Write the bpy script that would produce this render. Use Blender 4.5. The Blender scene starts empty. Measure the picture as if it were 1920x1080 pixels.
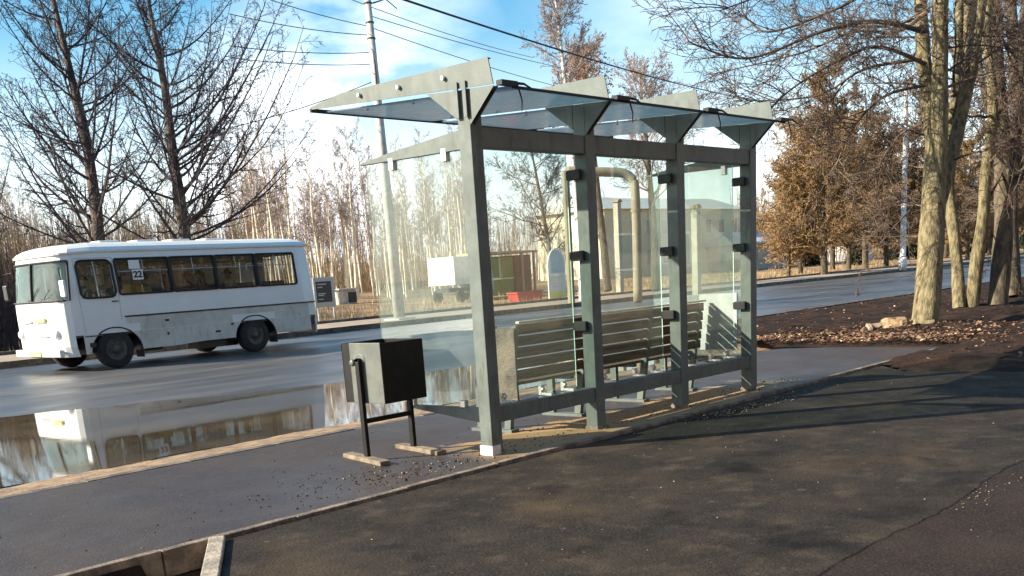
import bpy, bmesh, math, random
import numpy as np
from mathutils import Vector, Matrix, noise

# ------------------------------------------------------------------ camera, sky, sun, exposure
sc = bpy.context.scene
COL = sc.collection
F_PX, YAW, PITCH, ROLL, PY = 1925.2, 0.82782, -0.25568, -0.06597, 1017.54
CAMH = 1.5
_cy, _sy, _cp, _sp = math.cos(YAW), math.sin(YAW), math.cos(PITCH), math.sin(PITCH)
FWD = Vector((_sy*_cp, _cy*_cp, _sp))
_R = Vector((_cy, -_sy, 0)); _U = _R.cross(FWD)
RGT = _R*math.cos(ROLL) + _U*math.sin(ROLL)
UPV = -_R*math.sin(ROLL) + _U*math.cos(ROLL)
EYE = Vector((0, 0, CAMH))
cam_d = bpy.data.cameras.new('camera'); cam = bpy.data.objects.new('camera', cam_d); COL.objects.link(cam)
m = Matrix((RGT, UPV, -FWD)).transposed().to_4x4(); m.translation = EYE
cam.matrix_world = m
cam_d.sensor_width = 36; cam_d.lens = F_PX/1920*36
cam_d.shift_y = (PY-540)/1920
cam_d.clip_start = 0.05; cam_d.clip_end = 3000
sc.camera = cam

def ray(x, y): return FWD*F_PX + RGT*(x-960) - UPV*(y-PY)
SUN_AZ = math.radians(140)      # direction towards the sun, measured from +X
SUN_EL = math.radians(27)
SDIR = Vector((math.cos(SUN_AZ)*math.cos(SUN_EL), math.sin(SUN_AZ)*math.cos(SUN_EL), math.sin(SUN_EL)))
w = bpy.data.worlds.new('World'); sc.world = w; w.use_nodes = True
nt = w.node_tree; nt.nodes.clear()
N = nt.nodes.new; Lk = nt.links.new
wo = N('ShaderNodeOutputWorld'); bg = N('ShaderNodeBackground'); sky = N('ShaderNodeTexSky')
sky.sky_type = 'NISHITA'; sky.sun_disc = False
sky.sun_elevation = SUN_EL; sky.sun_rotation = math.radians(90)-SUN_AZ
sky.air_density = 1.0; sky.dust_density = 1.0; sky.ozone_density = 1.5
tc = N('ShaderNodeTexCoord'); mp = N('ShaderNodeMapping'); mp.inputs['Scale'].default_value = (1.0, 1.0, 2.6)
mp.inputs['Location'].default_value = (3.1, 1.7, 0.4)
n1 = N('ShaderNodeTexNoise'); n1.inputs['Scale'].default_value = 2.3; n1.inputs['Detail'].default_value = 9; n1.inputs['Roughness'].default_value = .55
cr = N('ShaderNodeValToRGB'); cr.color_ramp.elements[0].position = .58; cr.color_ramp.elements[1].position = .80
mx = N('ShaderNodeMixRGB'); mx.inputs[2].default_value = (11.0, 11.4, 11.8, 1)
Lk(tc.outputs['Generated'], mp.inputs[0]); Lk(mp.outputs[0], n1.inputs[0]); Lk(n1.outputs[0], cr.inputs[0])
sxz = N('ShaderNodeSeparateXYZ'); Lk(tc.outputs['Generated'], sxz.inputs[0])
hr = N('ShaderNodeMapRange'); hr.inputs[1].default_value = .02; hr.inputs[2].default_value = .21; hr.inputs[3].default_value = .7; hr.inputs[4].default_value = .0; Lk(sxz.outputs[2], hr.inputs[0])
mxx = N('ShaderNodeMath'); mxx.operation = 'MAXIMUM'; Lk(cr.outputs[0], mxx.inputs[0]); Lk(hr.outputs[0], mxx.inputs[1])
def cloud(dirv, spread, amount):
    'one white cloud bank in a given part of the sky, torn by noise'
    vm = N('ShaderNodeVectorMath'); vm.operation = 'DISTANCE'; vm.inputs[1].default_value = dirv; Lk(tc.outputs['Generated'], vm.inputs[0])
    a = N('ShaderNodeMapRange'); a.inputs[1].default_value = 0; a.inputs[2].default_value = spread; a.inputs[3].default_value = 1; a.inputs[4].default_value = 0; Lk(vm.outputs['Value'], a.inputs[0])
    b = N('ShaderNodeMapRange'); b.inputs[1].default_value = .32; b.inputs[2].default_value = .58; Lk(n1.outputs[0], b.inputs[0])
    c = N('ShaderNodeMath'); c.operation = 'MULTIPLY'; Lk(a.outputs[0], c.inputs[0]); Lk(b.outputs[0], c.inputs[1])
    d = N('ShaderNodeMath'); d.operation = 'MULTIPLY'; d.use_clamp = True; d.inputs[1].default_value = amount; Lk(c.outputs[0], d.inputs[0]); return d.outputs[0]
last = mxx.outputs[0]
for dv, sp_, am in ((ray(680,165).normalized(), .14, 3.0), (ray(620,310).normalized(), .16, 3.2), (ray(1200,150).normalized(), .13, .7)):
    q = N('ShaderNodeMath'); q.operation = 'MAXIMUM'; Lk(last, q.inputs[0]); Lk(cloud(dv, sp_, am), q.inputs[1]); last = q.outputs[0]
Lk(last, mx.inputs[0]); hs = N('ShaderNodeHueSaturation'); hs.inputs['Saturation'].default_value = 1.42; hs.inputs['Hue'].default_value = .487; hs.inputs['Value'].default_value = 1.25; Lk(sky.outputs[0], hs.inputs['Color']); Lk(hs.outputs[0], mx.inputs[1]); Lk(mx.outputs[0], bg.inputs[0]); Lk(bg.outputs[0], wo.inputs[0])
bg.inputs[1].default_value = 0.072
sd = bpy.data.lights.new('sun', 'SUN'); sd.energy = 5.0; sd.angle = math.radians(.5); sd.color = (1, .885, .72)
so = bpy.data.objects.new('sun', sd); COL.objects.link(so); so.location = (0, 0, 30)
so.rotation_euler = (-SDIR).to_track_quat('-Z', 'Y').to_euler()
sc.view_settings.view_transform = 'Standard'; sc.view_settings.look = 'None'
sc.view_settings.exposure = 1.3; sc.view_settings.gamma = 1
sc.cycles.max_bounces = 10; sc.cycles.transparent_max_bounces = 24
sc.cycles.caustics_reflective = False; sc.cycles.caustics_refractive = False

# ------------------------------------------------------------------ measuring helpers (pixel of the 1920x1080 photo -> place in the world)
def at(x, y, z=0.0):
    d = ray(x, y); return EYE + d*((z-CAMH)/d.z)
def atY(x, y, Y):
    d = ray(x, y); return EYE + d*(Y/d.y)
def atX(x, y, X):
    d = ray(x, y); return EYE + d*(X/d.x)
def atD(x, y, dep):
    return EYE + ray(x, y)*(dep/F_PX)
def depth(P): return (Vector(P)-EYE).dot(FWD)

# ------------------------------------------------------------------ mesh helpers
class MB:
    def __init__(s): s.v = []; s.f = []; s.m = []
    def chunk(s):
        if not hasattr(s, 'ck'): s.ck = []
        s.ck.append((len(s.v), len(s.f)))
    def build_each(s, name, mats, parent=None, origin=None, **kw):
        """each marked chunk becomes an object of its own"""
        ck = s.ck+[(len(s.v), len(s.f))]; out = []
        for (v0, f0), (v1, f1) in zip(ck[:-1], ck[1:]):
            if f1 == f0: continue
            q = MB(); q.v = s.v[v0:v1]; q.f = [tuple(i-v0 for i in f) for f in s.f[f0:f1]]; q.m = s.m[f0:f1]
            out.append(q.build(name, mats, parent, origin, **kw))
        return out
    def face(s, idx, mi=0): s.f.append(tuple(idx)); s.m.append(mi)
    def box(s, a, b, mi=0, M=None):
        x0, y0, z0 = a; x1, y1, z1 = b; n = len(s.v)
        c = [(x0,y0,z0),(x1,y0,z0),(x1,y1,z0),(x0,y1,z0),(x0,y0,z1),(x1,y0,z1),(x1,y1,z1),(x0,y1,z1)]
        if M is not None: c = [tuple(M @ Vector(p)) for p in c]
        s.v += c
        for q in ((3,2,1,0),(4,5,6,7),(0,1,5,4),(1,2,6,5),(2,3,7,6),(3,0,4,7)): s.face([n+i for i in q], mi)
    def prism(s, poly, axis, a, b, mi=0):
        """poly: 2-d points in the two other axes, extruded from a to b along axis"""
        n = len(s.v); k = len(poly)
        for t in (a, b):
            for p in poly:
                if axis == 'x': s.v.append((t, p[0], p[1]))
                elif axis == 'y': s.v.append((p[0], t, p[1]))
                else: s.v.append((p[0], p[1], t))
        s.face([n+i for i in range(k)][::-1], mi); s.face([n+k+i for i in range(k)], mi)
        for i in range(k):
            j = (i+1) % k; s.face([n+i, n+j, n+k+j, n+k+i], mi)
    def tube(s, pts, rad, sides=6, mi=0, cap=False):
        if not hasattr(rad, '__len__'): rad = [rad]*len(pts)
        n0 = len(s.v); k = len(pts)
        for i in range(k):
            a = pts[max(i-1, 0)]; b = pts[min(i+1, k-1)]
            tx, ty, tz = b[0]-a[0], b[1]-a[1], b[2]-a[2]
            l = math.sqrt(tx*tx+ty*ty+tz*tz) or 1; tx /= l; ty /= l; tz /= l
            if abs(tz) < .9: ux, uy, uz = ty, -tx, 0.0
            else: ux, uy, uz = 0.0, tz, -ty
            l = math.sqrt(ux*ux+uy*uy+uz*uz) or 1; ux /= l; uy /= l; uz /= l
            vx, vy, vz = ty*uz-tz*uy, tz*ux-tx*uz, tx*uy-ty*ux
            r = rad[i]; p = pts[i]
            for j in range(sides):
                c = CS[sides][j]; ca = c[0]*r; sa = c[1]*r
                s.v.append((p[0]+ux*ca+vx*sa, p[1]+uy*ca+vy*sa, p[2]+uz*ca+vz*sa))
        for i in range(k-1):
            o = n0+i*sides
            for j in range(sides):
                j2 = (j+1) % sides
                s.f.append((o+j, o+j2, o+sides+j2, o+sides+j)); s.m.append(mi)
        if cap:
            s.face([n0+j for j in range(sides)][::-1], mi); s.face([n0+(k-1)*sides+j for j in range(sides)], mi)
    def lathe(s, prof, seg=24, axis='z', c=(0,0,0), mi=0):
        """prof: (radius, height) list"""
        n = len(s.v)
        for r, h in prof:
            for j in range(seg):
                a = 2*math.pi*j/seg; x = r*math.cos(a); y = r*math.sin(a)
                if axis == 'z': p = (c[0]+x, c[1]+y, c[2]+h)
                elif axis == 'y': p = (c[0]+x, c[1]+h, c[2]+y)
                else: p = (c[0]+h, c[1]+x, c[2]+y)
                s.v.append(p)
        for i in range(len(prof)-1):
            for j in range(seg):
                j2 = (j+1) % seg
                s.face((n+i*seg+j, n+i*seg+j2, n+(i+1)*seg+j2, n+(i+1)*seg+j), mi)
    def build(s, name, mats, parent=None, origin=None, smooth=False, bevel=0):
        me = bpy.data.meshes.new(name)
        v = s.v
        if origin is not None:
            v = [(p[0]-origin[0], p[1]-origin[1], p[2]-origin[2]) for p in v]
        me.from_pydata(v, [], s.f)
        if not isinstance(mats, (list, tuple)): mats = [mats]
        for q in mats: me.materials.append(q)
        if len(mats) > 1: me.polygons.foreach_set('material_index', s.m)
        if smooth: me.polygons.foreach_set('use_smooth', [True]*len(me.polygons))
        me.update()
        o = bpy.data.objects.new(name, me); COL.objects.link(o)
        if parent is not None: o.parent = parent
        if bevel:
            b = o.modifiers.new('bevel', 'BEVEL'); b.width = bevel; b.segments = 2; b.limit_method = 'ANGLE'
        return o
CS = {k: [(math.cos(2*math.pi*j/k), math.sin(2*math.pi*j/k)) for j in range(k)] for k in range(3, 33)}
def fix_normals(o):
    bm = bmesh.new(); bm.from_mesh(o.data); bmesh.ops.recalc_face_normals(bm, faces=bm.faces); bm.to_mesh(o.data); bm.free()
def tag(o, label, cat, group=None, kind=None):
    if label: o['label'] = label
    if cat: o['category'] = cat
    if group: o['group'] = group
    if kind: o['kind'] = kind
    return o
def thing(name, label, cat, loc=(0,0,0), rz=0.0, group=None):
    o = bpy.data.objects.new(name, None); COL.objects.link(o); o.location = loc; o.rotation_euler = (0,0,rz)
    o.empty_display_size = .2
    return tag(o, label, cat, group)
def copy_tree(o, parent=None):
    c = o.copy(); COL.objects.link(c); c.parent = parent
    for ch in list(o.children): copy_tree(ch, c)
    return c

# ------------------------------------------------------------------ materials
def mat(name, col, rough=.6, col2=None, scale=5, detail=4, bump=0, bscale=None, metal=0, spec=.5, rough2=None, lo=.4, hi=.6, coat=0, stretch=None, grime=None):
    m = bpy.data.materials.new(name); m.use_nodes = True; nt = m.node_tree
    b = nt.nodes['Principled BSDF']
    b.inputs['Base Color'].default_value = (*col, 1); b.inputs['Roughness'].default_value = rough
    b.inputs['Metallic'].default_value = metal; b.inputs['Specular IOR Level'].default_value = spec
    b.inputs['Coat Weight'].default_value = coat
    tc = nt.nodes.new('ShaderNodeTexCoord'); src = tc.outputs['Object']
    if stretch:
        mp = nt.nodes.new('ShaderNodeMapping'); mp.inputs['Scale'].default_value = stretch
        nt.links.new(src, mp.inputs[0]); src = mp.outputs[0]
    if col2 is not None:
        n = nt.nodes.new('ShaderNodeTexNoise'); n.inputs['Scale'].default_value = scale; n.inputs['Detail'].default_value = detail
        n.inputs['Roughness'].default_value = .62
        r = nt.nodes.new('ShaderNodeValToRGB'); r.color_ramp.elements[0].position = lo; r.color_ramp.elements[1].position = hi
        r.color_ramp.elements[0].color = (*col, 1); r.color_ramp.elements[1].color = (*col2, 1)
        nt.links.new(src, n.inputs[0]); nt.links.new(n.outputs[0], r.inputs[0]); nt.links.new(r.outputs[0], b.inputs['Base Color'])
        if rough2 is not None:
            mr = nt.nodes.new('ShaderNodeMapRange'); mr.inputs[1].default_value = lo; mr.inputs[2].default_value = hi
            mr.inputs[3].default_value = rough; mr.inputs[4].default_value = rough2
            nt.links.new(n.outputs[0], mr.inputs[0]); nt.links.new(mr.outputs[0], b.inputs['Roughness'])
    if grime:
        src0 = tc.outputs['Object']
        f = mixnoise(nt, src0, 3.0, .54, .74, 8, (3.0,3.0,.8)); f2 = mixnoise(nt, src0, 26, .66, .74, 4)
        old = b.inputs['Base Color'].links[0].from_socket if b.inputs['Base Color'].links else tuple(col)
        c = mixcol(nt, f, old, grime[0]); c = mixcol(nt, f2, c, grime[1]); nt.links.new(c, b.inputs['Base Color'])
    if bump:
        n = nt.nodes.new('ShaderNodeTexNoise'); n.inputs['Scale'].default_value = bscale or scale*4; n.inputs['Detail'].default_value = 6
        bp = nt.nodes.new('ShaderNodeBump'); bp.inputs['Strength'].default_value = bump; bp.inputs['Distance'].default_value = .02
        nt.links.new(src, n.inputs[0]); nt.links.new(n.outputs[0], bp.inputs['Height']); nt.links.new(bp.outputs[0], b.inputs['Normal'])
    return m
def mixnoise(nt, src, scale, lo, hi, detail=5, stretch=None, loc=None):
    if stretch or loc:
        mp = nt.nodes.new('ShaderNodeMapping')
        if stretch: mp.inputs['Scale'].default_value = stretch
        if loc: mp.inputs['Location'].default_value = loc
        nt.links.new(src, mp.inputs[0]); src = mp.outputs[0]
    n = nt.nodes.new('ShaderNodeTexNoise'); n.inputs['Scale'].default_value = scale; n.inputs['Detail'].default_value = detail
    n.inputs['Roughness'].default_value = .6
    r = nt.nodes.new('ShaderNodeMapRange'); r.inputs[1].default_value = lo; r.inputs[2].default_value = hi
    nt.links.new(src, n.inputs[0]); nt.links.new(n.outputs[0], r.inputs[0])
    return r.outputs[0]
def mixcol(nt, fac, a, b):
    x = nt.nodes.new('ShaderNodeMixRGB')
    if isinstance(fac, float): x.inputs[0].default_value = fac
    else: nt.links.new(fac, x.inputs[0])
    for i, c in ((1, a), (2, b)):
        if isinstance(c, tuple): x.inputs[i].default_value = (*c, 1)
        else: nt.links.new(c, x.inputs[i])
    return x.outputs[0]
def asphalt(name, base, dirt, wet_lo, wet_hi, r_wet, r_dry, stains=None, stretch=(1,1,1), bump=.5, grit=1.0, sand=None, spec=.5, fleck=None):
    """wet/dry asphalt: patches of different gloss, dust, grit and stains"""
    m = bpy.data.materials.new(name); m.use_nodes = True; nt = m.node_tree; b = nt.nodes['Principled BSDF']
    src = nt.nodes.new('ShaderNodeTexCoord').outputs['Object']
    dry = mixnoise(nt, src, .55, wet_lo, wet_hi, 6, stretch)
    d2 = mixnoise(nt, src, 1.7, .42, .68, 8, stretch, (5, 3, 0))
    c = mixcol(nt, d2, base, dirt)
    g = mixnoise(nt, src, 90, .35, .75, 2)
    c = mixcol(nt, g, c, tuple(min(1, x*1.9) for x in base)) if grit else c
    if fleck:
        v = nt.nodes.new('ShaderNodeTexVoronoi'); v.inputs['Scale'].default_value = 75; nt.links.new(src, v.inputs[0])
        sp = nt.nodes.new('ShaderNodeSeparateColor'); nt.links.new(v.outputs['Color'], sp.inputs[0])
        r = nt.nodes.new('ShaderNodeMapRange'); r.inputs[1].default_value = .72; r.inputs[2].default_value = 1.0; nt.links.new(sp.outputs[0], r.inputs[0])
        c = mixcol(nt, r.outputs[0], c, fleck)
    if stains:
        for k, (scol, sc_, lo, hi, loc) in enumerate(stains):
            f = mixnoise(nt, src, sc_, lo, hi, 5, (1, 1.0, 1), loc); c = mixcol(nt, f, c, scol)
    rm = nt.nodes.new('ShaderNodeMapRange'); rm.inputs[3].default_value = r_wet; rm.inputs[4].default_value = r_dry
    nt.links.new(dry, rm.inputs[0]); rout = rm.outputs[0]
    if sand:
        # sand strip under the stop, ragged border; its bright colour paints in sunlit streaks
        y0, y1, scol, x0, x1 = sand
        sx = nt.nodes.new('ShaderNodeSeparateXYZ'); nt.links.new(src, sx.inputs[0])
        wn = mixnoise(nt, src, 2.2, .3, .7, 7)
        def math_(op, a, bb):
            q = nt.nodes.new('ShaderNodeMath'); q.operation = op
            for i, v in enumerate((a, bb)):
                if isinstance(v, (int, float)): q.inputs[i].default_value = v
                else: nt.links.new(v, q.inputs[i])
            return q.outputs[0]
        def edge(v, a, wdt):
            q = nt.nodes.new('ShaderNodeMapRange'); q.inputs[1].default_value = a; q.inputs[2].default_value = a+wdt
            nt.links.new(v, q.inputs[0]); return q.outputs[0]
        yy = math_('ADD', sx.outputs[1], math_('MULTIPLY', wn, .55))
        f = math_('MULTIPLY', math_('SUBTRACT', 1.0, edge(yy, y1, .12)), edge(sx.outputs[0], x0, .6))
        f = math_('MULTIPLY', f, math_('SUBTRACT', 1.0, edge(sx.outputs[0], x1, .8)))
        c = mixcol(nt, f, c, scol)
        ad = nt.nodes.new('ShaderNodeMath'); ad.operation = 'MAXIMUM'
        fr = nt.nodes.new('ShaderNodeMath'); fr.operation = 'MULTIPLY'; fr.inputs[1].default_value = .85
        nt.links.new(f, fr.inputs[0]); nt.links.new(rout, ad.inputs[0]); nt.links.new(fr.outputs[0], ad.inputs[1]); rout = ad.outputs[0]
    nt.links.new(c, b.inputs['Base Color']); nt.links.new(rout, b.inputs['Roughness'])
    b.inputs['Specular IOR Level'].default_value = spec
    n = nt.nodes.new('ShaderNodeTexNoise'); n.inputs['Scale'].default_value = 55; n.inputs['Detail'].default_value = 4
    nn = nt.nodes.new('ShaderNodeTexNoise'); nn.inputs['Scale'].default_value = 3; nn.inputs['Detail'].default_value = 4
    nt.links.new(src, n.inputs[0]); nt.links.new(src, nn.inputs[0])
    ma = nt.nodes.new('ShaderNodeMath'); ma.operation = 'MULTIPLY_ADD'; ma.inputs[1].default_value = 2.2
    nt.links.new(nn.outputs[0], ma.inputs[0]); nt.links.new(n.outputs[0], ma.inputs[2])
    bp = nt.nodes.new('ShaderNodeBump'); bp.inputs['Strength'].default_value = bump; bp.inputs['Distance'].default_value = .012
    nt.links.new(ma.outputs[0], bp.inputs['Height']); nt.links.new(bp.outputs[0], b.inputs['Normal'])
    return m
def glass(name, tint, dust=.06, dustcol=(.75,.8,.76), ior=1.45, rough=.01, refl=1.0, dscale=3):
    m = bpy.data.materials.new(name); m.use_nodes = True; nt = m.node_tree; nt.nodes.clear()
    out = nt.nodes.new('ShaderNodeOutputMaterial'); tr = nt.nodes.new('ShaderNodeBsdfTransparent'); gl = nt.nodes.new('ShaderNodeBsdfGlossy')
    tr.inputs[0].default_value = (*tint, 1); gl.inputs['Roughness'].default_value = rough
    lw = nt.nodes.new('ShaderNodeLayerWeight'); lw.inputs[0].default_value = .5
    pw = nt.nodes.new('ShaderNodeMath'); pw.operation = 'POWER'; pw.inputs[1].default_value = 5; nt.links.new(lw.outputs['Facing'], pw.inputs[0])
    mu = nt.nodes.new('ShaderNodeMath'); mu.operation = 'MULTIPLY_ADD'; mu.inputs[1].default_value = .9*refl; mu.inputs[2].default_value = .045*refl; nt.links.new(pw.outputs[0], mu.inputs[0])
    m1 = nt.nodes.new('ShaderNodeMixShader'); nt.links.new(mu.outputs[0], m1.inputs[0]); nt.links.new(tr.outputs[0], m1.inputs[1]); nt.links.new(gl.outputs[0], m1.inputs[2])
    df = nt.nodes.new('ShaderNodeBsdfDiffuse'); df.inputs[0].default_value = (*dustcol, 1)
    tl = nt.nodes.new('ShaderNodeBsdfTranslucent'); tl.inputs[0].default_value = (*dustcol, 1)
    md = nt.nodes.new('ShaderNodeMixShader'); nt.links.new(df.outputs[0], md.inputs[1]); nt.links.new(tl.outputs[0], md.inputs[2])
    src = nt.nodes.new('ShaderNodeTexCoord').outputs['Object']
    f = mixnoise(nt, src, dscale, .3, .75, 8)
    dm = nt.nodes.new('ShaderNodeMapRange'); dm.inputs[3].default_value = dust*.45; dm.inputs[4].default_value = dust*1.7; nt.links.new(f, dm.inputs[0])
    m2 = nt.nodes.new('ShaderNodeMixShader'); nt.links.new(dm.outputs[0], m2.inputs[0]); nt.links.new(m1.outputs[0], m2.inputs[1]); nt.links.new(md.outputs[0], m2.inputs[2])
    nt.links.new(m2.outputs[0], out.inputs[0])
    return m

M = {}
M['road'] = asphalt('wet_road_asphalt', (.055,.056,.060), (.10,.092,.08), .38, .62, .32, .55, stretch=(.25,1,1), bump=.035, grit=0, spec=.9)
M['platform'] = asphalt('damp_platform_asphalt', (.034,.027,.023), (.060,.047,.038), .35, .65, .38, .68, bump=.35, spec=.25, fleck=(.07,.06,.06),
                        stains=[((.10,.085,.07), 6, .62, .8, (2,2,0))], sand=(5.0, 6.85, (.33,.215,.11), 6.1, 11.2))  # sand tone brightened to stand for sunlight under the shelter
M['footpath'] = asphalt('footpath_asphalt', (.015,.013,.011), (.050,.038,.027), .35, .65, .75, .95, bump=.6, spec=.12, fleck=(.045,.036,.028),
                        stains=[((.075,.058,.040), 3.4, .52, .80, (1,7,0)), ((.22,.18,.13), 9, .66, .80, (8,1,0)), ((.070,.048,.026), .9, .56, .78, (3,3,0)), ((.15,.12,.09), 22, .68, .82, (2,5,0)), ((.008,.007,.006), 1.3, .55, .72, (6,1,0))])
M['footpath2'] = asphalt('old_footpath_asphalt', (.018,.013,.011), (.038,.026,.020), .35, .65, .8, .95, bump=.6, spec=.12, fleck=(.042,.032,.026))
M['kerblight'] = mat('new_kerb_concrete', (.22,.19,.15), .8, (.40,.34,.26), 7, bump=.5, bscale=40)
M['kerb'] = mat('kerb_concrete', (.10,.08,.06), .9, (.23,.18,.13), 7, bump=.5, bscale=40)
M['kerbdark'] = mat('damp_kerb_concrete', (.06,.052,.045), .8, (.16,.13,.10), 5, bump=.5, bscale=40)
M['pave'] = mat('far_pavement', (.26,.21,.16), .85, (.34,.27,.2), .6, bump=.3)
M['sand'] = mat('wet_sand', (.16,.105,.06), .75, (.33,.22,.12), 6, bump=.8, bscale=30)
M['soil'] = mat('dark_soil', (.012,.007,.005), .98, (.042,.022,.013), 2.5, 8, bump=1, bscale=18, spec=.15)
M['grass'] = mat('dry_grass_ground', (.16,.095,.045), .95, (.36,.24,.12), .35, 9, bump=.8, bscale=3)
M['water'] = mat('puddle_water', (.050,.038,.022), .02, (.10,.075,.045), .5, rough2=.05, spec=1.0, bump=.012, bscale=5)
M['water'].node_tree.nodes['Principled BSDF'].inputs['IOR'].default_value = 2.1
M['steel'] = mat('grey_green_paint', (.095,.120,.110), .5, (.125,.152,.138), 5, bump=.04, bscale=60, spec=.3, grime=((.075,.075,.060),(.13,.09,.06)))
M['steeld'] = mat('galvanised_foot', (.5,.5,.48), .55, (.62,.62,.6), 30)
M['screw'] = mat('bolt_steel', (.62,.62,.6), .35, metal=.6)
M['rubber'] = mat('black_rubber', (.012,.012,.013), .7)
M['glass'] = glass('shelter_glass', (.90,.945,.92), .045, (.62,.62,.53), dscale=1.4)
M['glassend'] = glass('end_glass', (.88,.94,.92), .095, (.64,.74,.70))
M['roofglass'] = glass('roof_polycarbonate', (.40,.52,.60), .52, (.40,.56,.65), rough=.12, dscale=2)
M['palepatch'] = mat('pale_patch_white', (.40,.44,.43), .5, (.30,.35,.34), 5)
M['glassedge'] = mat('glass_edge', (.50,.72,.62), .3)
M['wood'] = mat('bench_wood', (.06,.040,.020), .85, (.125,.085,.045), 4, bump=.3, bscale=20, stretch=(.6,6,6))
M['woodpale'] = mat('pale_bench_edge', (.36,.33,.25), .6, (.62,.57,.45), 6)
M['plank'] = mat('raw_plank', (.20,.155,.10), .9, (.34,.27,.18), 9, bump=.5, bscale=30)
M['binblack'] = mat('bin_black_paint', (.006,.006,.006), .6, (.010,.010,.010), 8, spec=.2)
M['bingrey'] = mat('bin_grey_green_panel', (.065,.078,.068), .5, (.10,.115,.098), 5, bump=.04, bscale=30)
M['concrete'] = mat('pole_concrete', (.40,.38,.34), .85, (.55,.52,.47), 3, bump=.4, bscale=25)
M['foot_plank'] = mat('worn_bin_foot', (.13,.105,.075), .9, (.24,.19,.13), 9, bump=.5, bscale=30)
M['lampwhite'] = mat('white_pole_paint', (.62,.60,.56), .6, (.75,.73,.68), 2)
M['wire'] = mat('wire_black', (.02,.022,.028), .6)
M['barkdark'] = mat('larch_bark', (.050,.034,.026), .9, (.12,.085,.06), 6, bump=1, bscale=14, stretch=(1,1,.35))
M['twigdark'] = mat('larch_twig', (.032,.026,.034), .85, (.06,.046,.048), 2)
M['twigbrown'] = mat('brown_twig', (.20,.135,.07), .85, (.34,.23,.12), .3)
M['twiggold'] = mat('golden_twig', (.20,.125,.055), .85, (.32,.205,.09), .5)
M['twigtan'] = mat('tan_twig', (.13,.085,.045), .85, (.21,.14,.07), .5)
M['twigpurple'] = mat('birch_twig', (.22,.165,.14), .85, (.34,.26,.21), .3)
M['bark'] = mat('linden_bark', (.055,.044,.022), .95, (.225,.190,.10), 12, 9, bump=1, bscale=30, stretch=(1,1,.28), lo=.36, hi=.60)
M['barkbrown'] = mat('maple_bark', (.045,.036,.025), .95, (.13,.105,.065), 8, 8, bump=1, bscale=20, stretch=(1,1,.22))  # darker brown bark, also on the thick linden and background trees
M['birchbark'] = mat('birch_bark', (.80,.73,.56), .8, (.68,.54,.34), 1.4, 6, stretch=(1,1,2.5), lo=.46, hi=.6)
M['birchmark'] = mat('marked_birch_bark', (.62,.60,.54), .8, (.07,.06,.05), 2.6, 6, stretch=(1,1,2.0), lo=.52, hi=.6)
M['needle'] = mat('spruce_needle', (.020,.030,.014), .9, (.05,.05,.02), 3)
M['leafor'] = mat('dry_orange_leaf', (.28,.10,.03), .8, (.40,.17,.05), 2)
M['leaf'] = mat('dry_leaf', (.055,.022,.010), .9, (.26,.15,.08), 1.6, 6)
M['leafp'] = mat('pale_chip', (.42,.30,.17), .9, (.66,.52,.34), 6)
M['stone'] = mat('pale_stone', (.42,.38,.32), .85, (.6,.56,.5), 3)
M['white'] = mat('bus_white_paint', (.76,.78,.75), .3, (.73,.745,.71), 2, coat=.2, grime=((.72,.72,.68),(.62,.60,.54)))
M['busdirt'] = mat('dirty_bus_skirt', (.50,.47,.40), .55, (.62,.60,.53), 1.1, 6, grime=((.38,.34,.27),(.30,.25,.18)))
M['busglass'] = glass('bus_window_glass', (.36,.40,.40), .02, refl=1.1)
M['windshield'] = glass('bus_windshield_glass', (.72,.90,.86), .16, (.62,.85,.80), refl=1.3)  # pale teal veil colour stands in for reflections on the windscreen
M['black'] = mat('black_trim', (.015,.015,.016), .5)
M['tyre'] = mat('dusty_tyre', (.018,.017,.016), .9, (.035,.032,.03), 6)
M['rim'] = mat('dusty_rim', (.07,.062,.052), .7, (.11,.10,.085), 7)
M['interior'] = mat('bus_interior_grey', (.12,.11,.10), .8)
M['seat'] = mat('seat_cloth', (.10,.08,.09), .9, (.16,.13,.12), 12)
M['yellow'] = mat('yellow_plastic', (.75,.50,.05), .5)
M['paleyellow'] = mat('pale_yellow_plate', (.78,.74,.22), .5)
M['card'] = mat('white_card', (.75,.75,.74), .6)
M['lens'] = mat('lamp_lens', (.8,.8,.78), .1, spec=.8)
M['skin'] = mat('skin', (.42,.25,.18), .6)
M['hair'] = mat('dark_hair', (.02,.014,.01), .8)
M['plaster'] = mat('cream_plaster', (.74,.66,.46), .9, (.80,.72,.52), .4)
M['plaster2'] = mat('pale_grey_plaster', (.45,.45,.42), .9, (.52,.52,.48), .5)
M['roofgrey'] = mat('sheet_roof', (.55,.55,.52), .6)
M['win'] = mat('dark_window_pane', (.05,.07,.08), .15, spec=.8)
M['pipe'] = mat('yellow_beige_pipe_paint', (.22,.195,.13), .8, (.29,.25,.17), 1)
M['post_white'] = mat('weathered_white_post', (.36,.34,.28), .8, (.44,.41,.33), 2)
M['olive'] = mat('olive_wall', (.28,.26,.06), .8, (.34,.31,.09), 1)
M['redbrown'] = mat('red_brown_wall', (.20,.06,.03), .8, (.28,.09,.05), 1)
M['red'] = mat('red_paint', (.50,.06,.05), .6)
M['salmon'] = mat('orange_painted_beam', (.62,.33,.16), .7)
M['blue'] = mat('pale_blue_board', (.38,.52,.66), .6, (.50,.62,.72), 1)
M['signgrey'] = mat('sign_grey', (.42,.44,.43), .6)
def cloth(c): return mat('cloth', c, .9)

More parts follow.
